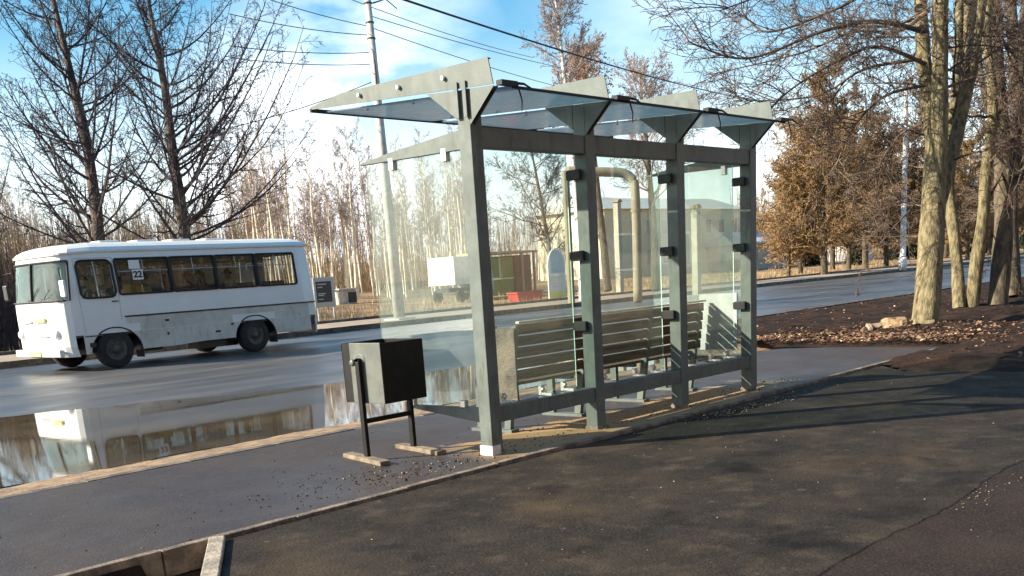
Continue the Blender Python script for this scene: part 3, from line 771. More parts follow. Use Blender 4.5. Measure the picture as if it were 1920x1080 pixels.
# side windows: rubber frame + pane + divider
def rrect(u0, u1, z0, z1, r, n=5):
    P = []
    for cx, cz, a0 in ((u1-r, z1-r, 0), (u0+r, z1-r, 90), (u0+r, z0+r, 180), (u1-r, z0+r, 270)):
        for i in range(n+1):
            a = math.radians(a0+90*i/n); P.append((cx+r*math.cos(a), cz+r*math.sin(a)))
    return P
def vside(z, s): return s*(1.18+halfshrink(z))
for s in (-1, 1):
    allw = [(.50, 1.29, 1.70, 2.57, .14)]+[(a-.02, b+.02, 1.74, 2.58, .05) for a, b in WINS]
    for k, (a, b, z0, z1, r) in enumerate(allw):
        pr = rrect(a, b, z0, z1, r)
        mb = MB(); pts = [(u, vside(z, s)+s*.012, z) for u, z in pr]; pts.append(pts[0]); mb.tube(pts, .026, 6)
        if k > 1:
            mb.box((a-.06, min(vside(1.9, s), vside(2.5, s))-.004, z0), (a+.02, max(vside(1.9, s), vside(2.5, s))+.006, z1))
        fr = mb.build('window', M['rubber'], bus, smooth=False)
        mb = MB(); rows = 4
        for i in range(rows+1):
            z = z0+(z1-z0)*i/rows; mb.v += [(a, vside(z, s)-s*.012, z), (b, vside(z, s)-s*.012, z)]
        for i in range(rows): mb.face((2*i, 2*i+1, 2*i+3, 2*i+2))
        mb.build('pane', M['busglass'], fr)
        mb = MB()
        if k == 0: mb.tube([((a+b)/2, vside(z0, s), z0), ((a+b)/2-.0, vside(z1, s), z1)], .014, 5)
        else:
            zz = z1-.30; mb.tube([(a+.03, vside(zz, s), zz), (b-.03, vside(zz, s), zz)], .010, 5); mb.tube([((a+b)/2, vside(zz, s), zz), ((a+b)/2, vside(z1, s), z1)], .010, 5)
        mb.build('window_bar', M['signgrey'], fr)
    # body-coloured edge of door
    mb = MB(); mb.tube([(.46, vside(.9,s)+s*.004, .86), (.44, vside(1.7,s)+s*.004, 1.7), (.46, vside(2.6,s)+s*.004, 2.62), (1.33, vside(2.6,s)+s*.004, 2.62), (1.34, vside(1.7,s)+s*.004, 1.7), (1.32, vside(1.2,s)+s*.004, 1.15)], .006, 4)
    dr = mb.build('driver_door' if s < 0 else 'service_door', M['signgrey'], bus)
    mb = MB(); mb.box((1.16, vside(1.6, s)-.02, 1.58), (1.30, vside(1.6, s)+.02, 1.605)); mb.build('handle', M['black'], dr)
# windscreen
wcols = sorted([i for i in front_cols])
order = [i for i in range(NP_) if OUT[i][0] < .33]
order.sort(key=lambda i: OUT[i][1])
mb = MB(); zs = [1.66, 2.0, 2.3, 2.60]
for z in zs:
    for i in order: p = bus_pt(i, z, .012); mb.v.append(p)
k = len(order)
for r in range(len(zs)-1):
    for c in range(k-1): mb.face((r*k+c, r*k+c+1, (r+1)*k+c+1, (r+1)*k+c))
ws = mb.build('windscreen', M['windshield'], bus, smooth=True)
mb = MB(); top = [bus_pt(i, 2.58, -.01) for i in order]; bot = [bus_pt(i, 1.68, -.01) for i in order]
ring = top+bot[::-1]; ring.append(ring[0]); mb.tube(ring, .024, 6)
mid = [bus_pt(0, z, -.005) for z in (1.68, 2.1, 2.58)]; mb.tube(mid, .03, 6)
mb.build('windscreen_seal', M['rubber'], ws)
mb = MB(); mb.chunk(); mb.tube([(-.03, -.25, 1.66), (.0, -.55, 1.75), (.0, -.85, 1.95)], .008, 4); mb.chunk(); mb.tube([(-.03, .25, 1.66), (.0, -.05, 1.78), (.02, -.3, 2.0)], .008, 4); mb.build_each('wiper', M['black'], ws)
# front details
for s in (-1, 1):
    mb = MB(); mb.lathe([(0,-.05),(.08,-.045),(.11,-.02),(.12,0),(.12,.05)], 20, 'x', (.0, s*.78, .92)); hl = mb.build('headlight', M['lens'], bus, smooth=True)
mb = MB(); mb.box((-.10, -1.02, .38), (.02, 1.02, .56)); mb.build('bumper', M['white'], bus, bevel=.03)
mb = MB(); mb.box((-.06, -.48, 1.20), (-.015, -.05, 1.30)); mb.build('front_badge', M['paleyellow'], bus, bevel=.01)
mb = MB(); mb.chunk(); mb.box((-.06, .12, 1.20), (-.012, .55, 1.235)); mb.chunk(); mb.box((-.05, -.5, .86), (-.012, .5, .88)); mb.build_each('grille_slot', M['signgrey'], bus)
mb = MB(); mb.box((-.125, -.20, .41), (-.102, .30, .52)); mb.build('number_plate', M['paleyellow'], bus)
for s in (-1, 1):
    mb = MB(); c = Vector((.06, s*1.30, 1.95)); mb.box((c.x-.03, c.y-.10, c.z-.19), (c.x+.04, c.y+.10, c.z+.19)); mr = mb.build('mirror', M['card'] if s < 0 else M['black'], bus, bevel=.03)
    mb = MB(); mb.tube([(.16, s*1.09, 2.42), (.04, s*1.28, 2.40), (.06, s*1.30, 2.1)], .014, 6); mb.build('mirror_arm', M['black'], mr)
mb = MB()
for k in range(4):
    uu = 1.6+k*.9
    mb.chunk(); mb.box((uu, -.22, 3.005), (uu+.5, .22, 3.075))
mb.build_each('roof_hatch', M['white'], bus, bevel=.03)
# wheels
for s in (-1, 1):
    for cu in wheels_u:
        mb = MB(); r = .47
        yo = s*1.16; dirn = -s
        prof = [(.28,.0),(.40,-.0),(.45,.02),(r,.05),(r,.22),(.45,.25),(.30,.25)]
        mb.lathe([(a, dirn*b) for a, b in prof], 32, 'y', (cu, yo, r))
        wl = mb.build('wheel', M['tyre'], bus, smooth=True)
        mb = MB(); mb.lathe([(.0, dirn*.0),(.07, dirn*.0),(.09, dirn*.03),(.10, dirn*.07),(.22, dirn*.08),(.25, dirn*.03),(.285, dirn*.01),(.285, dirn*.2)], 32, 'y', (cu, yo, r))
        for q in range(8):
            a = q*math.pi/4; mb.lathe([(0, dirn*.05),(.014, dirn*.05),(.014, dirn*.09)], 6, 'y', (cu+.15*math.cos(a), yo, r+.15*math.sin(a)))
        mb.build('rim', M['rim'], wl, smooth=True)
        wl.scale.x = 1/BSX; wl.location.x = cu*(1-1/BSX)
        if s < 0:
            mb = MB(); mb.box((cu+.60, -1.16, .20), (cu+.625, -.86, .58)); mb.build('mud_flap', M['rubber'], bus)
mb = MB(); mb.tube([(FWU, -1.0, .45), (FWU, 1.0, .45)], .06, 8); mb.tube([(FWU+WB, -1.0, .47), (FWU+WB, 1.0, .47)], .08, 8); mb.box((.5, -.45, .42), (6.2, -.35, .58)); mb.box((.5, .35, .42), (6.2, .45, .58)); mb.box((3.2, -1.05, .24), (3.95, -.6, .5)); mb.box((4.1,-.8,.22),(4.45,-.3,.5)); mb.lathe([(.0,-.1),(.22,-.1),(.22,.4),(0,.4)], 14, 'x', (2.9,.8,.42))
mb.build('chassis', M['black'], bus)
# inside
mb = MB(); mb.box((.2, -1.14, .80), (LEN-.1, 1.14, .84)); mb.build('floor', M['interior'], bus)
mb = MB(); mb.box((.12, -.98, 1.40), (.42, .98, 1.62)); mb.build('dashboard', M['interior'], bus, bevel=.03)
def busseat(u, v):
    mb = MB(); mb.box((u-.02, v-.42, 1.16), (u+.42, v+.42, 1.30)); mb.box((u+.36, v-.42, 1.31), (u+.46, v+.42, 1.86)); mb.box((u+.1, v-.3, .84), (u+.2, v+.3, 1.155))
    mb.build('seat', M['seat'], bus, bevel=.03)
for k in range(5):
    busseat(2.1+k*.82, -.66); busseat(2.1+k*.82, .66)
busseat(.75, -.6)
mb = MB()
for u, v in ((1.55, -.25), (2.6, -.2), (3.8, .2), (5.0, -.2)): mb.tube([(u, v, .84), (u, v, 2.85)], .016, 6)
mb.tube([(1.5, -.3, 2.45), (6.1, -.3, 2.45)], .014, 6); mb.tube([(1.5, .3, 2.45), (6.1, .3, 2.45)], .014, 6)
mb.build('handrail', M['yellow'], bus)
mb = MB(); mb.box((1.42, -1.02, .85), (1.46, -.2, 2.0)); mb.build('partition', M['interior'], bus)
mb = MB(); mb.chunk(); mb.box((1.86, -1.06, 1.74), (2.20, -1.02, 1.90)); mb.chunk(); mb.box((2.0,-.55,1.76),(2.35,-.2,1.98)); mb.build_each('yellow_box', M['yellow'], bus)
# route cards stuck inside the first window
def text_mesh(txt, size, name, mt, parent, loc, rot):
    cu = bpy.data.curves.new(name, 'FONT'); cu.body = txt; cu.size = size; cu.extrude = .002; cu.offset = .008; cu.align_x = 'CENTER'; cu.align_y = 'CENTER'
    t = bpy.data.objects.new('tmp', cu); COL.objects.link(t); dg = bpy.context.evaluated_depsgraph_get(); dg.update()
    me = bpy.data.meshes.new_from_object(t.evaluated_get(dg)); bpy.data.objects.remove(t)
    me.materials.clear(); me.materials.append(mt)
    o = bpy.data.objects.new(name, me); COL.objects.link(o); o.parent = parent; o.location = loc; o.rotation_euler = rot; return o
cy_ = vside(2.1, -1)-.022
mb = MB(); mb.box((1.70, vside(2.35,-1)-.006, 2.33), (1.96, vside(2.35,-1)-.002, 2.54)); mb.build('notice_card', M['card'], bus)
mb = MB(); mb.box((1.74, cy_-.0, 2.07), (1.99, cy_+.004, 2.31)); rc = mb.build('route_card', M['card'], bus)
text_mesh('22', .21, 'route_number', M['black'], rc, (1.865, cy_-.003, 2.19), (math.pi/2, 0, 0))

# ------------------------------------------------------------------ people in the bus
def seated(name_label, u, v, coat, hairm, lean=0.0):
    loc = bus_loc + Vector((math.cos(BYAW)*u*BSX-math.sin(BYAW)*v*BSY, math.sin(BYAW)*u*BSX+math.cos(BYAW)*v*BSY, .0)); loc.z = bus_loc.z
    me = bpy.data.meshes.new('person')
    J = {'pel': (.20,0,1.38,.155), 'bel': (.21,0,1.55,.15), 'che': (.20,0,1.75,.165), 'sh': (.20,0,1.90,.11), 'nk': (.18,0,1.97,.062), 'hd0': (.155,0,2.05,.088), 'hd1': (.15,0,2.14,.098), 'hd2': (.155,0,2.22,.06)}
    V = []; R = []; E_ = []; ix = {}
    def add(k, p, r): ix[k] = len(V); V.append((p[0]+lean*(p[2]-1.4), p[1], p[2])); R.append(r)
    for k, (a, b, c, r) in J.items(): add(k, (a, b, c), r)
    ch = ['pel','bel','che','sh','nk','hd0','hd1','hd2']
    for a, b in zip(ch[:-1], ch[1:]): E_.append((ix[a], ix[b]))
    for s in (-1, 1):
        for k, p, r in ((f's{s}', (.20, s*.17, 1.87), .07), (f'e{s}', (.14, s*.24, 1.62), .052), (f'w{s}', (-.08, s*.16, 1.52), .038), (f'h{s}', (-.17, s*.12, 1.50), .040),
                        (f'p{s}', (.12, s*.09, 1.36), .10), (f'k{s}', (-.24, s*.12, 1.40), .070), (f'a{s}', (-.27, s*.12, .95), .048), (f't{s}', (-.42, s*.13, .90), .042)):
            add(k, p, r)
        E_ += [(ix['sh'], ix[f's{s}']), (ix[f's{s}'], ix[f'e{s}']), (ix[f'e{s}'], ix[f'w{s}']), (ix[f'w{s}'], ix[f'h{s}']), (ix['pel'], ix[f'p{s}']), (ix[f'p{s}'], ix[f'k{s}']), (ix[f'k{s}'], ix[f'a{s}']), (ix[f'a{s}'], ix[f't{s}'])]
    me.from_pydata(V, E_, [])
    o = bpy.data.objects.new('person', me); COL.objects.link(o); o.location = loc; o.rotation_euler = (0,0,BYAW)
    tag(o, name_label, 'person', 'passengers seated in the bus')
    sk = o.modifiers.new('skin', 'SKIN'); me.skin_vertices[0].data[0].use_root = True
    for i, r in enumerate(R): me.skin_vertices[0].data[i].radius = (r, r)
    o.modifiers.new('sub', 'SUBSURF').levels = 1; o.modifiers['sub'].render_levels = 2
    dg = bpy.context.evaluated_depsgraph_get(); dg.update(); m2 = bpy.data.meshes.new_from_object(o.evaluated_get(dg)); o.modifiers.clear(); o.data = m2
    m2.materials.clear()
    for q in (coat, M['skin'], M['interior']): m2.materials.append(q)
    for p in m2.polygons:
        p.use_smooth = True; z = p.center.z; x = p.center.x
        p.material_index = 1 if (z > 1.99 or (x < -.10 and 1.44 < z < 1.6 and abs(p.center.y) < .19)) else (2 if z < 1.42 else 0)
    hx = .155+lean*.7
    mb = MB()
    for i in range(9):                                    # hair cap over crown and nape
        ph = math.pi*.55*i/8; 
        for j in range(16):
            a = 2*math.pi*j/16; mb.v.append((hx+.025+.118*math.sin(ph)*math.cos(a), .108*math.sin(ph)*math.sin(a), 2.145+.118*math.cos(ph)-(.03 if math.cos(a) > .3 else -.01)*math.sin(ph)))
    for i in range(8):
        for j in range(16): mb.face((i*16+j, i*16+(j+1)%16, (i+1)*16+(j+1)%16, (i+1)*16+j))
    mb.build('hair', hairm, o, smooth=True)
    mb = MB(); mb.lathe([(0,-.03),(.012,-.02),(.016,0),(.0,.02)], 8, 'x', (hx-.105, 0, 2.12))
    mb.build('nose', M['skin'], o, smooth=True)
    return o
C1 = mat('navy_coat', (.02,.03,.08), .9); C2 = mat('grey_coat', (.09,.08,.08), .9); C3 = mat('cream_coat', (.50,.40,.28), .9); C4 = mat('dark_coat', (.03,.025,.022), .9)
HB = mat('brown_hair', (.08,.04,.02), .8)
seated('passenger in a navy coat in the first bus window behind the route cards', 2.12, -.66, C1, M['hair'])
seated('passenger in a grey coat behind the second bus window', 3.52, -.66, C2, M['hair'], .1)
seated('passenger in a pale cream coat behind the third bus window', 4.40, -.60, C3, HB)
seated('dark coated passenger at the front edge of the third bus window', 3.98, .5, C4, HB)
seated('driver in a dark coat behind the bus door window', .72, -.6, C4, M['hair'])

# ------------------------------------------------------------------ trees
def rvec(r): 
    while True:
        v = Vector((r.uniform(-1,1), r.uniform(-1,1), r.uniform(-1,1)))
        if .01 < v.length < 1: return v.normalized()
def branch(mb, p, d, L, r, lvl, P, rnd, mi=0):
    ns = P['seg'][lvl]; pts = [tuple(p)]; dirs = []; q = Vector(p); dd = d.normalized(); rad = [r]; st = L/ns
    for i in range(ns):
        dd = (dd + rvec(rnd)*P['wob'][lvl] + Vector((0,0,P['trop'][lvl]))).normalized()
        q = q + dd*st; pts.append(tuple(q)); dirs.append(dd.copy()); rad.append(max(r*(1-(i+1)/ns*.85), P['rmin']))
    mb.tube(pts, rad, P['sides'][lvl], mi)
    if lvl+1 >= len(P['seg']): return
    n = int(P['n'][lvl]*(.7+.6*rnd.random())+.5)
    for k in range(n):
        t = P['t0'][lvl]+(1-P['t0'][lvl])*((k+rnd.random())/max(n, 1)); t = min(t, .999); i = int(t*ns); fr = t*ns-i
        a = Vector(pts[i]); b = Vector(pts[i+1]); pp = a.lerp(b, fr); tt = dirs[i]
        perp = tt.cross(rvec(rnd)); 
        if perp.length < .01: continue
        perp.normalize(); ang = math.radians(P['ang'][lvl]*(.75+.5*rnd.random()))
        cd = tt*math.cos(ang)+perp*math.sin(ang)
        cd = cd + Vector((0,0,P.get('lift',0)))
        cl = L*P['rat'][lvl]*(1.05-.65*t)*(.7+.6*rnd.random())
        branch(mb, pp, cd, cl, max(rad[i]*.55, P['rmin']), lvl+1, P, rnd, mi)
def smooth_path(pts, n=5):
    out = []
    P_ = [Vector(p) for p in pts]
    for i in range(len(P_)-1):
        a = P_[max(i-1, 0)]; b = P_[i]; c = P_[i+1]; d = P_[min(i+2, len(P_)-1)]
        for k in range(n):
            t = k/n; out.append(.5*((2*b)+(c-a)*t+(2*a-5*b+4*c-d)*t*t+(3*b-a-3*c+d)*t**3))
    out.append(P_[-1]); return out
def along(path, t):
    f = t*(len(path)-1); i = min(int(f), len(path)-2); return path[i].lerp(path[i+1], f-i), (path[i+1]-path[i]).normalized()
def wobble_tube(mb, path, radii, sides, seed, amp=.12):
    """trunk with uneven girth"""
    n0 = len(mb.v); mb.tube([tuple(p) for p in path], radii, sides)
    for i in range(len(path)):
        for j in range(sides):
            k = n0+i*sides+j; v = Vector(mb.v[k]); c = path[i]; d = v-c
            f = 1+amp*noise.noise(Vector((v.x*2.2+seed, v.y*2.2, v.z*.7)))+amp*.6*noise.noise(Vector((v.x*7, v.y*7+seed, v.z*1.5)))
            mb.v[k] = tuple(c+d*f)

LARCH = dict(seg=[8,4,3,2], wob=[.07,.2,.3,.3], trop=[.13,.08,.03,.0], sides=[5,4,3,3], n=[16,5,3], t0=[.10,.1,.1], ang=[42,50,50], rat=[.22,.45,.5], rmin=.0055)
def larch(label, base_px, path_px, base_r, seed, nlimb, spread, top_extra, limbs=()):
    b = at(*base_px, -.05); dep = depth(b)
    pts = [b]+[atD(x, y, dep) for x, y in path_px]
    d = (pts[-1]-pts[-2]).normalized(); pts.append(pts[-1]+d*top_extra)
    path = smooth_path([p-b for p in pts], 5); n = len(path)
    rad = [base_r*(1-.93*(i/(n-1)))+.012 for i in range(n)]
    root = thing('larch', label, 'tree', b, group='bare larches behind the bus')
    mb = MB(); wobble_tube(mb, path, rad, 12, seed, .25); mb.build('trunk', M['barkdark'], root, smooth=True)
    mb = MB(); rnd = random.Random(seed)
    for k in range(nlimb):
        t = .13+.86*(k+rnd.random())/nlimb; p, tt = along(path, t)
        az = rnd.uniform(0, 2*math.pi); el = math.radians(rnd.uniform(0, 35))
        d = Vector((math.cos(az)*math.cos(el), math.sin(az)*math.cos(el), math.sin(el)))
        L = spread*(1.08-.80*t)*(.65+.6*rnd.random()); r = base_r*(.10+.17*(1-t))*(.6+.6*rnd.random())
        branch(mb, p, d, L, max(r, .016), 0, LARCH, rnd)
    for (px, py, dr, L, r) in limbs:               # limbs the photo shows leaving towards a given place
        p = min(path, key=lambda q: abs((q+b).z-atD(px, py, dep).z)); e = atD(*dr, dep)-b; d = (e-p)
        PP = dict(LARCH); PP['n'] = [22,6,3]; branch(mb, p, d, d.length*L, r, 0, PP, rnd)
    mb.build('crown', M['twigdark'], root)
    return root
larch('bare larch with a forked leaning trunk behind the front half of the bus', (205,655), [(185,430),(160,260),(128,120),(100,0)], .23, 11, 58, 6.6, 4.0,
      limbs=[(170,330,(0,130),1.0,.06),(185,420,(-40,230),1.0,.07),(200,470,(-30,330),1.,.06),(150,230,(40,20),1.,.05)])
larch('taller bare larch behind the middle of the bus, reddish upper trunk', (362,645), [(345,430),(326,300),(308,160),(278,0)], .24, 12, 62, 6.8, 4.5,
      limbs=[(345,420,(585,300),1.0,.06),(340,380,(520,120),1.,.06),(330,300,(480,60),1.,.05),(352,440,(500,330),1.,.05),(345,430,(180,300),1.,.05)])
larch('bare tree with low dark limbs at the left edge of the photograph', (-60,640), [(-90,450),(-130,250),(-160,60)], .24, 13, 26, 6.0, 3.0,
      limbs=[(-80,520,(90,330),1.,.08),(-80,560,(70,440),1.,.09),(-100,400,(60,250),1.,.06)])
# dark branching thicket trees close behind the bus
GEN = dict(seg=[6,4,3,2], wob=[.16,.25,.3,.3], trop=[.06,.05,.03,.0], sides=[5,4,3,3], n=[11,6,4], t0=[.2,.1,.1], ang=[42,45,45], rat=[.45,.5,.5], rmin=.008)
def bare_tree(seed, H, r0, n_limb, spread, barkm, twigm, name='bare_tree', P=GEN, lean=.05, t0=.25, elr=(25,60), trunk_sides=8):
    rnd = random.Random(seed)
    root = thing(name, None, 'tree')
    lx, ly = rnd.uniform(-lean, lean), rnd.uniform(-lean, lean)
    pts = [Vector((lx*h*H+rnd.uniform(-.12,.12)*(h > 0), ly*h*H+rnd.uniform(-.12,.12)*(h > 0), h*H)) for h in (0,.2,.4,.6,.8,1.0)]
    path = smooth_path(pts, 3); n = len(path)
    mb = MB(); mb.tube([tuple(p) for p in path], [r0*(1-.92*i/(n-1))+.008 for i in range(n)], trunk_sides); mb.build('trunk', barkm, root, smooth=True)
    mb = MB()
    for k in range(n_limb):
        t = t0+(.98-t0)*(k+rnd.random())/n_limb; p, tt = along(path, t); az = rnd.uniform(0, 6.283); el = math.radians(rnd.uniform(*elr))
        d = Vector((math.cos(az)*math.cos(el), math.sin(az)*math.cos(el), math.sin(el)))
        branch(mb, p, d, spread*(1.15-.8*t)*(.6+.7*rnd.random()), r0*.32*(1.1-t*.8), 0, P, rnd)
    mb.build('crown', twigm, root)
    return root
def place(o, loc, s=1.0, rz=0.0, label=None, group=None, first=False):
    c = o if first else copy_tree(o)
    c.location = loc; c.rotation_euler = (0,0,rz); c.scale = (s,s,s)
    if label: c['label'] = label
    if group: c['group'] = group
    return c
def onground(x_px, Y):
    """a point of the ground on the line Y seen in the photo column x_px"""
    d = ray(x_px, 560); t = Y/d.y; X = d.x*t; return Vector((X, Y, gz(X, Y)-.03))
rnd = random.Random(77)
BP = dict(seg=[5,3,2], wob=[.14,.25,.3], trop=[.08,.02,.0], sides=[4,3,3], n=[8,5], t0=[.15,.1], ang=[38,42], rat=[.42,.5], rmin=.011)
birches = [bare_tree(200+i, H, r, nl, sp, M['birchbark'], M['twigpurple'], 'birch', BP, .05, .42, (30,68), 6) for i, (H, r, nl, sp) in enumerate(((15,.13,26,3.0),(17,.15,30,3.2),(13,.11,22,2.6),(16,.12,26,2.8),(14,.16,26,3.2)))]
used = set()
def put(protos, k, *a, **kw):
    f = k not in used; used.add(k); return place(protos[k], *a, first=f, **kw)
cnt = 0
LB = 'slender pale birch in the wood across the road'
for k in range(288):
    if k < 170: px = rnd.uniform(455, 920); Y = rnd.uniform(60, 112)
    elif k < 235: px = rnd.uniform(-30, 520); Y = rnd.uniform(62, 118)
    else: px = rnd.uniform(900, 1330); Y = rnd.uniform(74, 125)
    o = put(birches, rnd.randrange(5), onground(px, Y), s=rnd.uniform(.48, .90)*(1.0 if k < 170 else .85), rz=rnd.uniform(0, 6.28), label=LB, group='birches of the wood across the road')
# thick brush filling the wood behind
def brush(name, label_kind, region, n, hgt, m, seed, sides=3, rr=.02):
    mb = MB(); r_ = random.Random(seed)
    for k in range(n):
        px = r_.uniform(*region[0]); Y = r_.uniform(*region[1]); p = onground(px, Y); H = hgt*r_.uniform(.45, 1.1)
        d = Vector((r_.uniform(-.12,.12), r_.uniform(-.12,.12), 1)); q = p+d*H
        mid = p.lerp(q, .5)+Vector((r_.uniform(-.2,.2), r_.uniform(-.2,.2), 0))
        mb.tube([tuple(p), tuple(mid), tuple(q)], [rr*r_.uniform(.8,2.2), rr*1.1, rr*.4], 3)
        for j in range(5):
            t = r_.uniform(.2, .95); a = p.lerp(q, t); a2 = a+Vector((r_.uniform(-1,1)*.9, r_.uniform(-1,1)*.9, r_.uniform(.2,1.3)))*(1.1-t*.5)
            mb.tube([tuple(a), tuple(a2)], [rr*.5, rr*.25], 3)
    o = mb.build(name, m); o['kind'] = 'stuff'; return o
brush('distant_wood', '', ((-120, 1500), (100, 150)), 3400, 11, M['twigpurple'], 31, rr=.035)
brush('undergrowth', '', ((-120, 930), (80, 112)), 3600, 4.5, M['twigbrown'], 32, rr=.02)
brush('undergrowth', '', ((1380, 2100), (62, 100)), 3600, 10, M['twigtan'], 33, rr=.03)
brush('thicket', '', ((-90, 480), (44, 62)), 2300, 5.5, M['twigbrown'], 34, rr=.014)
brush('thicket', '', ((-260, 40), (37, 42)), 900, 3.6, M['twigdark'], 35, rr=.012)

# dry grass tufts on the far side
mb = MB(); r_ = random.Random(9)
for k in range(9000):
    px = r_.uniform(-60, 1700); Y = 34.6+abs(r_.gauss(0, 14)); p = onground(px, Y); h = r_.uniform(.12, .5)
    q = p+Vector((r_.uniform(-.12,.12), r_.uniform(-.12,.12), h)); w_ = r_.uniform(.01, .03); a = r_.uniform(0, 3.14)
    n = len(mb.v); u = Vector((math.cos(a)*w_, math.sin(a)*w_, 0)); mb.v += [tuple(p-u), tuple(p+u), tuple(q)]; mb.face((n,n+1,n+2))
o = mb.build('dry_grass', mat('dry_grass_blade', (.30,.20,.09), .9, (.50,.36,.17), .5)); o['kind'] = 'stuff'

# brown and golden trees across the road on the right
GOLD = dict(seg=[6,4,3,2], wob=[.15,.25,.3,.3], trop=[.05,.03,.0,-.02], sides=[4,3,3,3], n=[15,7,5], t0=[.1,.1,.1], ang=[52,50,48], rat=[.48,.5,.5], rmin=.017)
brown = [bare_tree(301, 13.0, .26, 50, 4.6, M['barkbrown'], M['twiggold'], 'bare_tree', GOLD, .04, .10, (10,55)),
         bare_tree(302, 13.5, .28, 50, 4.8, M['barkbrown'], M['twigtan'], 'bare_tree', GOLD, .04, .16, (15,55)),
         bare_tree(303, 9.5, .20, 40, 3.8, M['barkbrown'], M['twiggold'], 'bare_tree', GOLD, .05, .12, (10,50))]
used2 = set()
for (k, px, Y, s, lab) in ((0,1545,33.5,1.05,'golden brown bare tree across the road just right of the shelter, tallest of its row'),
        (2,1478,36,.8,'smaller golden bare tree across the road nearest the shelter'),
        (1,1622,35,.95,'dense brown bare tree across the road left of the white lamp post'),
        (2,1590,42,1.1,'golden bare tree behind the tallest one across the road'),
        (1,1735,37,1.0,'brown bare tree across the road behind the big forked trunk'),
        (0,1810,40,.95,'golden brown bare tree across the road behind the twin stems'),
        (1,1885,38,1.05,'brown bare tree across the road at the right edge of the photograph'),
        (2,1660,40,1.2,'golden bare tree across the road behind the white lamp post'),
        (1,1560,46,1.0,'brown bare tree deepest in the row across the road'),
        (2,1850,46,1.3,'golden bare tree far back between the brown ones on the right'),
        (0,1500,44,.95,'golden brown bare tree rising over the pale low house'),
        (1,1590,37,.8,'dense brown bare tree low in front of the tallest golden one'),
        (0,1690,44,1.0,'golden brown bare tree standing far behind the white lamp post'),
        (1,1770,50,1.2,'tall brown bare tree far back beside the twin stems'),
        (1,1940,44,1.1,'brown bare tree half cut off by the right edge of the photograph')):
    f = k not in used2; used2.add(k)
    place(brown[k], onground(px, Y), s, rnd.uniform(0, 6), lab, 'bare trees across the road on the right', first=f)
# spruces
def spruce(seed, H):
    r_ = random.Random(seed); root = thing('spruce', None, 'tree'); mb = MB(); mb.tube([(0,0,0),(0,0,H*.5),(0,0,H)], [.2,.12,.02], 6); mb.build('trunk', M['barkdark'], root)
    mb = MB()
    for k in range(150):
        t = (k+r_.random())/150; z = H*(.08+.90*t); L = 2.6*(1-t)**.8+.25; az = r_.uniform(0, 6.283); dr = Vector((math.cos(az), math.sin(az), -.18+.3*t))
        for j in range(12):
            a = Vector((0,0,z))+dr*L*(j/12+.08)*r_.uniform(.9,1.05); s = L*.16+.10
            for q in range(3):
                u = rvec(r_)*s; v = rvec(r_)*s*.5; c = a+rvec(r_)*s*.5; n = len(mb.v); mb.v += [tuple(c-u), tuple(c+v), tuple(c+u-Vector((0,0,s*.5)))]; mb.face((n,n+1,n+2))
    mb.build('crown', M['needle'], root); return root
sp = spruce(5, 9.5)
for k, (px, Y, s, lab) in enumerate(((1700,52,1.05,'dark spruce behind the white lamp post'),(1770,55,1.1,'dark spruce seen between the big forked trunk and the twin stems'),(1840,52,1.0,'dark spruce behind the twin stems'),(1905,56,1.15,'dark spruce near the right edge of the photograph'),(1520,58,.45,'low dark spruce in front of the pale low house on the right'),(1602,50,.42,'small dark spruce among the golden trees'))):
    place(sp, onground(px, Y), s, k, lab, 'spruces beyond the road', first=(k == 0))
# round dark shrub beside the shelter's last post
def shrub(name, label, loc, r, m, n, cat='shrub', group=None, squash=1.0):
    r_ = random.Random(int(loc[0]*10)); root = thing(name, label, cat, loc, group=group); mb = MB()
    mb.tube([(0,0,0),(0,0,r*.6)], [r*.08,r*.05], 5); mb.build('stem', M['barkdark'], root); mb = MB()
    for k in range(n):
        v = rvec(r_)*r*(r_.random()**.25)*(1+.15*r_.uniform(-1,1)); v.z *= squash; c = v+Vector((0,0,r*squash*1.0)); s = r*.12; a = rvec(r_)*s; b = rvec(r_)*s
        q = len(mb.v); mb.v += [tuple(c-a), tuple(c+b), tuple(c+a)]; mb.face((q,q+1,q+2))
    mb.build('foliage', m, root); return root
g = at(1428, 512, -.1); shrub('round_shrub', 'round dark shrub across the road beside the last shelter post', (g.x, g.y+3, gz(g.x, g.y+3)), .80, M['needle'], 1500)

# marked birch and orange-leaved tree behind the shelter roof
def px_tree(name, label, base, path_px, r0, nlimb, spread, barkm, twigm, seed, P, top=0, elr=(20,55), z=-.1, group=None, t0=.3):
    b = at(*base, z); dep = depth(b); pts = [b]+[atD(x, y, dep) for x, y in path_px]
    if top: pts.append(pts[-1]+(pts[-1]-pts[-2]).normalized()*top)
    path = smooth_path([p-b for p in pts], 5); n = len(path); rnd = random.Random(seed)
    root = thing(name, label, 'tree', b, group=group); mb = MB(); wobble_tube(mb, path, [r0*(1-.9*i/(n-1))+.01 for i in range(n)], 10, seed, .15); mb.build('trunk', barkm, root, smooth=True)
    mb = MB()
    for k in range(nlimb):
        t = t0+(.98-t0)*(k+rnd.random())/nlimb; p, tt = along(path, t); az = rnd.uniform(0, 6.283); el = math.radians(rnd.uniform(*elr))
        d = Vector((math.cos(az)*math.cos(el), math.sin(az)*math.cos(el), math.sin(el)))
        branch(mb, p, d, spread*(1.1-.75*t)*(.6+.7*rnd.random()), r0*.3*(1.1-t*.8), 0, P, rnd)
    mb.build('crown', twigm, root); return root
px_tree('birch', 'tall birch with black marks seen through the first shelter pane, crown above the roof', (1093,568), [(1088,480),(1070,250),(1052,90),(1042,0)], .17, 46, 3.2, M['birchmark'], M['twigpurple'], 61, GEN, 1.2, (35,65), t0=.38)
